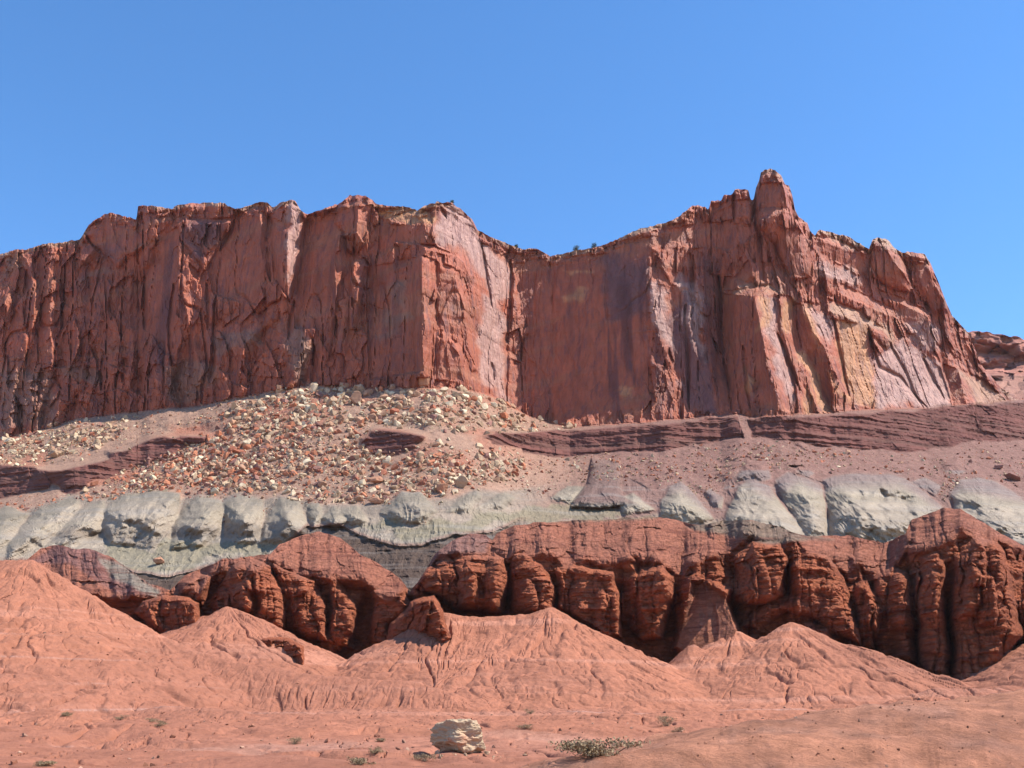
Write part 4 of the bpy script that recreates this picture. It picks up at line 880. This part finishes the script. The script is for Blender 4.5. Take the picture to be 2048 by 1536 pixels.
# thin pale gypsum seams that follow the contour
seam = np.exp(-((((Z + wn * 1.5) % 5.2) - 2.0) / .14) ** 2) * sstep(-.1, .3, fbm(wpx * .06, wpy * .06, 3, 5)) * sstep(60, 90, GD) * sstep(240, 200, GD)
base(seam * .35, (.58, .42, .36))
pale = sstep(.25, .6, fbm(wpx * .04 + 3, wpy * .09, 3, 6)) * .6 * sstep(60, 90, GD) * sstep(150, 120, GD)
base(pale * .4, (.60, .36, .27))
nearb = sstep(30, 24, GD)
base(nearb * .85, (.60, .26, .15))
stk = sstep(.0, .35, fbm(wpx * .5, wpy * 3.0 + Z * 5, 4, 2))
base(nearb * stk * .55, (.50, .26, .18))
stk = sstep(.1, .4, fbm(wpx * .4 + 5, wpy * 2.2 + Z * 6, 4, 5))
base(nearb * stk * .5, (.28, .125, .08))
Vg = np.stack([wpx, wpy, Z], -1)
# the plain goes on behind and beside the camera as a coarse rim
Qg = grid_faces(*GD.shape)
near = GD[:-1, :-1] < 26
put(submesh('roadside_bank', Vg.reshape(-1, 3), Qg[near], cG.reshape(-1, 3), M_bank), 'low brownish gravel bank rising to the right beside the road', 'bank', kind='structure')
put(submesh('desert_ground', Vg.reshape(-1, 3), Qg[~near], cG.reshape(-1, 3), M_soil, False), 'bare salmon-red soil slopes and rilled ridges in the foreground', 'ground', kind='structure')
# a wide sheet under everything
pl = np.array([(-3000, -600, -1.2), (3000, -600, -1.2), (3000, 3000, -1.2), (-3000, 3000, -1.2)], float)
put(mesh_np('ground', pl, np.array([[0, 1, 2, 3]]), np.tile((.45, .18, .11), (4, 1)), M_soil, False), 'wide red desert floor', 'ground', kind='structure')
def ground_z(x, y):
    px = x / y * F * math.cos(PITCH) + 1024
    i = int(np.clip(np.searchsorted(gxs, px), 1, len(gxs) - 1)); j = int(np.clip(np.searchsorted(Ds, y), 1, len(Ds) - 1))
    u = (px - gxs[i - 1]) / (gxs[i] - gxs[i - 1]); v_ = (y - Ds[j - 1]) / (Ds[j] - Ds[j - 1])
    return float((Z[j - 1, i - 1] * (1 - u) + Z[j - 1, i] * u) * (1 - v_) + (Z[j, i - 1] * (1 - u) + Z[j, i] * u) * v_)
def ground_at(px, py, dmin=40):
    """first ground point along the sight line through px, py"""
    d = np.arange(dmin, 290, .4)
    x_, y_, z_ = unproj(np.full(d.shape, px, float), np.full(d.shape, py, float), d)
    for k in range(len(d)):
        g_ = ground_z(x_[k], y_[k])
        if z_[k] <= g_: return Vector((x_[k], y_[k], g_))
    return Vector((x_[-1], y_[-1], ground_z(x_[-1], y_[-1])))

# ------------------------------------------------------------------ loose rocks
import bmesh
def hull_rock(seed, flat=.7, n=13):
    r = random.Random(seed); bm = bmesh.new()
    for i in range(n):
        v_ = Vector((r.gauss(0, 1), r.gauss(0, 1), r.gauss(0, 1))).normalized() * r.uniform(.42, .58)
        v_.x *= r.uniform(.9, 1.2); v_.z *= flat
        bm.verts.new(v_)
    res = bmesh.ops.convex_hull(bm, input=bm.verts)
    bmesh.ops.delete(bm, geom=list({e for e in res['geom_interior'] + res['geom_unused'] if isinstance(e, bmesh.types.BMVert)}), context='VERTS')
    bm.verts.ensure_lookup_table()
    bmesh.ops.triangulate(bm, faces=bm.faces)
    V_ = np.array([v_.co[:] for v_ in bm.verts]); bm.verts.index_update()
    T_ = np.array([[v_.index for v_ in f_.verts] for f_ in bm.faces]); bm.free()
    return V_, T_
TEMPL = [hull_rock(100 + i, random.uniform(.5, .9), random.choice((9, 11, 13))) for i in range(18)]
TINTS = [(.62, .44, .28), (.50, .33, .21), (.74, .58, .39), (.48, .27, .17), (.56, .22, .12), (.46, .165, .095), (.32, .16, .125)]
# rubble fields: outline, rocks per 1000 square px, smallest and largest size in px, chance of a red one
FIELDS = [
    ([(560, 785), (640, 772), (800, 782), (930, 778), (1000, 805), (1060, 838), (1150, 858), (1040, 868), (900, 862), (740, 850), (560, 850), (470, 860), (440, 830)], 42, 3, 15, .18),
    ([(440, 860), (560, 850), (740, 850), (730, 890), (800, 915), (860, 890), (1000, 900), (1080, 935), (1000, 960), (900, 985), (780, 1010), (640, 1005), (540, 990), (420, 980), (330, 985), (230, 985), (300, 930)], 44, 3, 14, .38),
    ([(240, 945), (330, 900), (440, 880), (600, 900), (560, 960), (420, 985), (200, 1000), (160, 995)], 30, 3, 13, .75),
    ([(-60, 900), (0, 885), (80, 865), (160, 842), (260, 835), (240, 870), (170, 905), (60, 935), (-60, 935)], 60, 3, 12, .2),
    ([(250, 835), (460, 800), (520, 790), (480, 850), (300, 870), (230, 900)], 22, 2.5, 7, .5),
    ([(-60, 1020), (0, 1000), (110, 985), (200, 995), (130, 1000), (60, 1025), (0, 1060), (-60, 1080)], 22, 3, 9, .7),
    ([(1080, 915), (1300, 912), (1480, 885), (1600, 895), (1720, 912), (1480, 945), (1440, 990), (1300, 960), (1180, 960), (1050, 990), (1000, 970)], 22, 2.5, 8, .5),
    ([(1480, 880), (1700, 910), (1860, 910), (2048, 888), (2300, 890), (2300, 990), (2048, 975), (1920, 955), (1890, 1000), (1800, 945), (1650, 945), (1620, 930), (1500, 930)], 15, 2.5, 8, .55),
    ([(200, 1000), (420, 985), (540, 1000), (660, 1010), (560, 1040), (520, 1060), (350, 1010)], 18, 2.5, 6, .5),
    ([(1310, 960), (1420, 970), (1440, 1040), (1400, 1000)], 20, 2.5, 6, .3), ([(820, 990), (910, 960), (880, 1020), (850, 1050)], 20, 2.5, 7, .3),
    ([(1880, 960), (1925, 950), (1905, 1010), (1880, 1010)], 30, 3, 7, .4),
    ([(-400, 930), (-60, 900), (-60, 1010), (-400, 1020)], 14, 3, 10, .4)]
rocks = []   # px, py, size px, tint
r2 = np.random.default_rng(5)
for P, dens, s0, s1, pr in FIELDS:
    A = np.asarray(P, float); x0, y0 = A.min(0); x1, y1 = A.max(0)
    n = int((x1 - x0) * (y1 - y0) * dens * 5.0 / 1000)
    px = r2.uniform(x0, x1, n); py = r2.uniform(y0, y1, n)
    ins = (sdf(P, px[None], py[None])[0] + r2.normal(0, 7, n) > 0) & (bilin(led, px, py, AX0, AY0, 2.0) < 1 + 7 * (r2.random(n) < .3) * (px < 1000))
    ins &= bilin(mm_A if False else mm, px, py, AX0, AY0, 2.0) < .5
    ins &= fbm(px * .03, py * .05, 3, 2) > r2.uniform(-.9, .25, n)
    px = px[ins]; py = py[ins]
    sz = s0 * .55 + (s1 * 1.15 - s0 * .55) * r2.random(len(px)) ** 9
    for a_, b_, c_ in zip(px, py, sz):
        red_ = r2.random() < pr
        ti = r2.integers(4, 7) if red_ else r2.integers(0, 4)
        rocks.append((a_, b_, c_, int(ti)))
rocks.sort(key=lambda q: -q[2])
vis = [q for q in rocks if 0 < q[0] < 2048]
NB = 270
single = vis[:NB]; ids = {id(q) for q in single}
rest = [q for q in rocks if id(q) not in ids]
VV = []; TT = []; KK = []; off = 0
def rotm(r):
    q = r.normal(size=4); q /= np.linalg.norm(q); a, b, c, d = q
    return np.array([[1 - 2 * (c * c + d * d), 2 * (b * c - a * d), 2 * (b * d + a * c)], [2 * (b * c + a * d), 1 - 2 * (b * b + d * d), 2 * (c * d - a * b)], [2 * (b * d - a * c), 2 * (c * d + a * b), 1 - 2 * (b * b + c * c)]])
for k, (a_, b_, c_, ti) in enumerate(rest):
    p = on_slope(a_, b_); size = c_ * p[1] / F * 1.15
    tv, tf = TEMPL[k % 18]
    q = (tv * r2.uniform(.7, 1.35, 3)) @ rotm(r2).T * size + p + np.array((0, 0, .08)) * size
    VV.append(q); TT.append(tf + off); off += len(tv)
    KK.append(np.tile(np.array(TINTS[ti]) * r2.uniform(.75, 1.15), (len(tv), 1)))
M_scree = rock_material('scree_stone', freq=1.5, var=.3, bump=.6, bdist=.2)
put(mesh_np('scree', np.concatenate(VV), np.concatenate(TT), np.concatenate(KK), M_scree, False), 'loose cream and red rubble covering the slope under the cliff', 'rubble', kind='stuff')
M_tint = [rock_material('boulder_stone', attr=False, color=c_, freq=.9, var=.3, bump=.8, bdist=.3) for c_ in TINTS]
def lump(seed, sub=4, flat=.8, rough=.13, cuts=16):
    """an angular boulder: a ball cut by random planes, then roughened"""
    r = random.Random(seed); bm = bmesh.new(); bmesh.ops.create_icosphere(bm, subdivisions=sub, radius=.56)
    pl_ = [(Vector((r.gauss(0, 1), r.gauss(0, 1), r.gauss(0, 1))).normalized(), r.uniform(.24, .44)) for _ in range(cuts)]
    from mathutils import noise as mn
    o_ = Vector((seed * 3.7, seed * 1.3, 0))
    for v_ in bm.verts:
        p = v_.co.copy()
        for n_, d_ in pl_:
            e = p.dot(n_) - d_
            if e > 0: p -= n_ * e
        p *= 1 + rough * (mn.fractal(p * 5 + o_, 1.0, 2.0, 5) * .5)
        p.z *= flat; v_.co = p
    return bm
BMESH = []
for k in range(21):
    bm = lump(k, 3, random.uniform(.6, .95))
    me = bpy.data.meshes.new('boulder'); bm.to_mesh(me); bm.free(); me.materials.append(M_tint[k % 7]); BMESH.append(me)
for (a_, b_, c_, ti) in single:
    p = on_slope(a_, b_); size = c_ * p[1] / F * 1.25
    o = bpy.data.objects.new('boulder', BMESH[ti + 7 * int(r2.integers(0, 3))])
    o.location = (p[0], p[1], p[2] + .12 * size)
    o.rotation_euler = tuple(r2.uniform(0, 6.28, 3)); o.scale = tuple(size * r2.uniform(.8, 1.25, 3))
    COL.objects.link(o)
    put(o, 'angular loose boulder among the rubble on the slope below the cliff', 'boulder', 'boulders strewn over the talus slope')
def hero(name, px, py, wpx_, hpx, tint, seed, label, loc=None, rot=0, rough=.15, sub=4, mat=None, cuts=14):
    p = on_slope(px, py) if loc is None else loc
    sc = p[1] / F
    bm = lump(seed, sub, 1, rough, cuts); me = bpy.data.meshes.new(name); bm.to_mesh(me); bm.free()
    me.materials.append(mat or M_tint[tint])
    o = bpy.data.objects.new(name, me); o.location = (p[0], p[1], p[2] + hpx * sc * .38)
    o.scale = (wpx_ * sc, .8 * wpx_ * sc, hpx * sc); o.rotation_euler = (0, rot, 0); COL.objects.link(o)
    return put(o, label, 'boulder')
M_o = rock_material('orange_boulder_stone', attr=False, color=(.50, .25, .15), freq=.9, var=.3, bump=.8, bdist=.3)
hero('boulder', 750, 1008, 30, 18, 3, 201, 'flat orange boulder perched over the grey clay at the foot of the rubble', mat=M_o)
hero('boulder', 886, 984, 28, 22, 3, 202, 'rounded orange boulder left of the tall cream boulder low on the rubble', mat=M_o)
hero('boulder', 926, 975, 30, 32, 1, 203, 'tall cream boulder near the bottom right of the rubble slope')
hero('boulder', 752, 968, 24, 22, 3, 204, 'reddish boulder standing above the flat orange one on the rubble', mat=M_o)
hero('boulder', 318, 1129, 24, 20, 3, 205, 'lone pinkish boulder in the pale hollow between the grey hills', mat=M_o)
hero('boulder', 1998, 938, 28, 14, 6, 206, 'dark slab boulder on the purple slope near the right edge')
hero('boulder', 2024, 960, 38, 16, 6, 207, 'dark tilted slab boulder below another slab at the right edge', rot=R(38))
hero('boulder', 843, 772, 30, 36, 3, 208, 'blocky pinkish boulder leaning against the foot of the cliff pillar', mat=M_o)
hero('boulder', 720, 782, 22, 22, 1, 209, 'pointed cream boulder on the crest of the rubble left of the pillar')
hero('boulder', 712, 808, 30, 30, 3, 210, 'big tan boulder just below the crest of the rubble')
hero('boulder', 665, 812, 26, 26, 1, 211, 'tan block left of the big tan boulder below the rubble crest')
hero('boulder', 628, 784, 22, 20, 2, 212, 'pale block at the top left of the rubble crest')
hero('boulder', 112, 915, 34, 20, 1, 213, 'broad pale boulder on the left slope above the dark ledge')
hero('boulder', 20, 890, 36, 16, 2, 214, 'flat cream slab at the left edge below the cliff')
hero('boulder', 480, 908, 30, 14, 5, 215, 'flat red slab lying in the middle of the rubble slope')
hero('boulder', 600, 820, 24, 14, 2, 216, 'flat cream boulder in the upper rubble')
hero('boulder', 1005, 838, 30, 20, 4, 217, 'red boulder at the right end of the rubble below the sunlit wall')
# the cream boulder on the plain
M_cream = rock_material('cream_limestone', attr=False, color=(.66, .47, .30), freq=1.0, var=.25, bump=1., bdist=.35, speck=((.42, .17, .10), .8, .56, .64, .6))
gp = ground_at(922, 1504, 60)
bo = hero('boulder', 0, 0, 126, 60, 0, 220, 'large knobbly cream boulder alone on the red flat in the foreground', loc=gp, rough=.42, sub=6, mat=M_cream, cuts=12)

VV = []; TT = []; KK = []; off = 0
for k in range(5200):
    if k < 2600: y_ = r2.uniform(9.5, 19); size = .008 + .04 * r2.random() ** 7
    else: y_ = r2.uniform(60, 235); size = .10 + .55 * r2.random() ** 6
    x_ = r2.uniform(-.5, .5) * y_
    if k < 2600: x_ = r2.uniform(.0, .5) * y_
    tv, tf = TEMPL[k % 18]
    q = (tv * r2.uniform(.7, 1.35, 3)) @ rotm(r2).T * size + np.array((x_, y_, ground_z(x_, y_) + .12 * size))
    VV.append(q); TT.append(tf + off); off += len(tv)
    KK.append(np.tile(np.array(((.46, .20, .12), (.38, .16, .095), (.50, .28, .19))[k % 3]) * r2.uniform(.7, 1.15), (len(tv), 1)))
for k in range(60):     # chips shed by the cream boulder
    an_ = r2.uniform(0, 6.28); rr_ = 1.6 + 2.6 * r2.random() ** 2; x_, y_ = gp.x + rr_ * math.cos(an_) * 1.3, gp.y + rr_ * math.sin(an_) * 1.2; size = .10 + .45 * r2.random() ** 3
    tv, tf = TEMPL[k % 18]; q = (tv * r2.uniform(.7, 1.35, 3)) @ rotm(r2).T * size + np.array((x_, y_, ground_z(x_, y_) + .1 * size))
    VV.append(q); TT.append(tf + off); off += len(tv); KK.append(np.tile(np.array((.52, .33, .21)) * r2.uniform(.7, 1.15), (len(tv), 1)))
put(mesh_np('gravel', np.concatenate(VV), np.concatenate(TT), np.concatenate(KK), M_scree, False), 'small reddish stones scattered over the soil flat and the roadside bank', 'gravel', kind='stuff')

# ------------------------------------------------------------------ air
hb = bmesh.new(); bmesh.ops.create_cube(hb, size=1.0)
hm = bpy.data.meshes.new('haze'); hb.to_mesh(hm); hb.free()
hz = bpy.data.objects.new('haze', hm); COL.objects.link(hz)
hz.scale = (6200, 3900, 520); hz.location = (0, 1250, 520 / 2 - 3.0)
mh = bpy.data.materials.new('thin_air'); mh.use_nodes = True; mh.node_tree.nodes.clear()
pv = mh.node_tree.nodes.new('ShaderNodeVolumePrincipled'); pv.inputs['Density'].default_value = .00002; pv.inputs['Color'].default_value = (.9, .9, .95, 1); pv.inputs['Anisotropy'].default_value = .2
mo = mh.node_tree.nodes.new('ShaderNodeOutputMaterial'); mh.node_tree.links.new(pv.outputs[0], mo.inputs['Volume'])
hm.materials.append(mh)
put(hz, 'thin dry air in front of the far cliff', 'haze', kind='stuff')

# ------------------------------------------------------------------ plants
def leaf_material(name, c):
    m_ = bpy.data.materials.new(name); m_.use_nodes = True; t_ = m_.node_tree
    b_ = t_.nodes['Principled BSDF']; b_.inputs['Roughness'].default_value = .8
    oi = t_.nodes.new('ShaderNodeTexNoise'); oi.inputs['Scale'].default_value = 3
    tc_ = t_.nodes.new('ShaderNodeTexCoord'); t_.links.new(tc_.outputs['Object'], oi.inputs['Vector'])
    r_ = t_.nodes.new('ShaderNodeValToRGB'); r_.color_ramp.elements[0].color = (*[k * .6 for k in c], 1); r_.color_ramp.elements[1].color = (*[k * 1.4 for k in c], 1)
    t_.links.new(oi.outputs[0], r_.inputs[0]); t_.links.new(r_.outputs[0], b_.inputs['Base Color'])
    return m_
M_sage = leaf_material('sage_leaf', (.24, .165, .085)); M_jun = leaf_material('juniper_leaf', (.05, .075, .035)); M_wood = rock_material('twig_wood', attr=False, color=(.16, .11, .08), freq=3, bump=.4, bdist=.02)
def plant(name, loc, w_, h_, n, leafm, label, cat, group=None, leaf=.05, seed=1, trunk=False):
    r = np.random.default_rng(seed)
    e = bpy.data.objects.new(name, None); e.location = loc; COL.objects.link(e); e.empty_display_size = .3
    # stems
    VVs = []; QQ = []; o_ = 0
    tips = []
    ns = 1 if trunk else 14
    for i in range(26 if trunk else 14):
        a_ = r.uniform(0, 6.28); sp = r.uniform(.2, .9)
        p0 = np.array((0, 0, h_ * r.uniform(.1, .5) if trunk else 0.)); p1 = np.array((math.cos(a_) * sp * w_ * .5, math.sin(a_) * sp * w_ * .5, h_ * r.uniform(.12, .8)))
        tips.append(p1); mid = (p0 + p1) / 2 + r.normal(0, .04 * w_, 3)
        rad = .012 * w_ + .01
        prev = None
        for k, (pp, rd) in enumerate(((p0, rad), (mid, rad * .7), (p1, rad * .25))):
            ring = np.array([pp + np.array((math.cos(q) * rd, math.sin(q) * rd, 0)) for q in (0, 2.09, 4.19)])
            VVs.append(ring)
            if k:
                for j in range(3): QQ.append((o_ - 3 + j, o_ - 3 + (j + 1) % 3, o_ + (j + 1) % 3, o_ + j))
            o_ += 3
    if trunk:
        for k, f_ in enumerate((0, .3, .6, .85)):
            rd = .07 * w_ * (1 - f_ * .8); ring = np.array([np.array((math.cos(q) * rd + .05 * w_ * math.sin(f_ * 4), math.sin(q) * rd, h_ * f_)) for q in np.arange(0, 6.28, 1.0472)][:6])
            VVs.append(ring)
            if k:
                for j in range(6): QQ.append((o_ - 6 + j, o_ - 6 + (j + 1) % 6, o_ + (j + 1) % 6, o_ + j))
            o_ += 6
    st = mesh_np('trunk' if trunk else 'stem', np.concatenate(VVs), np.array(QQ), None, M_wood); st.parent = e
    tips = np.array(tips)
    c = tips[r.integers(0, len(tips), n)] * r.uniform(.75, 1.1, (n, 1)) + r.normal(0, .10, (n, 3)) * np.array((w_, w_, h_ * .9)); c[:, 2] = np.abs(c[:, 2]) + .02
    u_ = r.normal(size=(n, 3)); u_ /= np.linalg.norm(u_, axis=1)[:, None]; t_ = np.cross(u_, r.normal(size=(n, 3))); t_ /= np.linalg.norm(t_, axis=1)[:, None]
    L_ = leaf * r.uniform(.6, 1.3, (n, 1))
    Vl = np.stack([c - u_ * L_, c + t_ * L_ * .4, c + u_ * L_, c - t_ * L_ * .4], 1).reshape(-1, 3)
    lv = mesh_np('crown' if trunk else 'foliage', Vl, np.arange(4 * n).reshape(-1, 4), None, leafm, False); lv.parent = e
    return put(e, label, cat, group)
SH = [(1335, 1452, 34, 16, 'ragged green shrub at the foot of the middle soil cone'), (1355, 1466, 24, 10, 'flat shrub just below the ragged green shrub'),
      (1330, 1440, 26, 8, 'thin shrub just above the ragged green shrub'), (590, 1488, 34, 12, 'small olive shrub on the flat left of the cream boulder'),
      (850, 1524, 56, 12, 'low yellowish grass clump below the cream boulder'), (722, 1530, 44, 12, 'low yellowish grass clump at the bottom edge left of the cream boulder'),
      (240, 1440, 30, 8, 'small green shrub on the left soil slope'), (135, 1432, 20, 7, 'tiny shrub far left on the soil slope'),
      (1062, 1428, 26, 9, 'tiny shrub at the foot of the large soil apron'), (1050, 1458, 30, 7, 'sparse green clump right of and above the cream boulder'),
      (752, 1512, 34, 12, 'brownish tuft between the small olive shrub and the cream boulder'), (320, 1455, 26, 9, 'brown tuft in the wash at the foot of the left slope'),
      (300, 1444, 30, 7, 'dark tuft in the wash above the brown tuft'), (760, 1484, 18, 6, 'tiny tuft on the flat above the brownish tuft'), (90, 1533, 36, 8, 'green tuft at the bottom left corner')]
for i, (px, py, w0, h0, lb) in enumerate(SH):
    p = ground_at(px, py, 45); s_ = p[1] / F
    plant('shrub', p - Vector((0, 0, .05)), w0 * s_ * 1.1, h0 * s_ * 1.3, 900, M_sage, lb, 'shrub', 'desert shrubs on the soil flat', leaf=max(.05, h0 * s_ * .07), seed=i)
gx0, gy0, _ = unproj(1190, 1536, 13.4)
plant('shrub', (float(gx0), 13.4, ground_z(float(gx0), 13.4) - .02), 1.0, .22, 1900, M_sage, 'big grey-green bush close to the road at the bottom of the view', 'shrub', leaf=.022, seed=99)
for i, (px, w0, h0, lb) in enumerate(((1152, 13, 9, 'left one of two dark junipers in the saddle of the cliff rim'), (1189, 12, 11, 'right one of two dark junipers in the saddle of the cliff rim'),
                                      (905, 9, 7, 'small juniper on top of the sunlit buttress'), (1032, 9, 7, 'small juniper on the rim left of the saddle'))):
    j = int(np.argmin(np.abs(xs - px))); sc = VY[0, j] / F
    plant('juniper_tree', (float(VX[0, j] * 1.003), float(VY[0, j] + 1.2), float(VZ[0, j] - .3)), w0 * sc * 1.1, h0 * sc * 1.5, 900, M_jun, lb, 'tree', 'junipers on the cliff rim', leaf=.22, seed=50 + i, trunk=True)
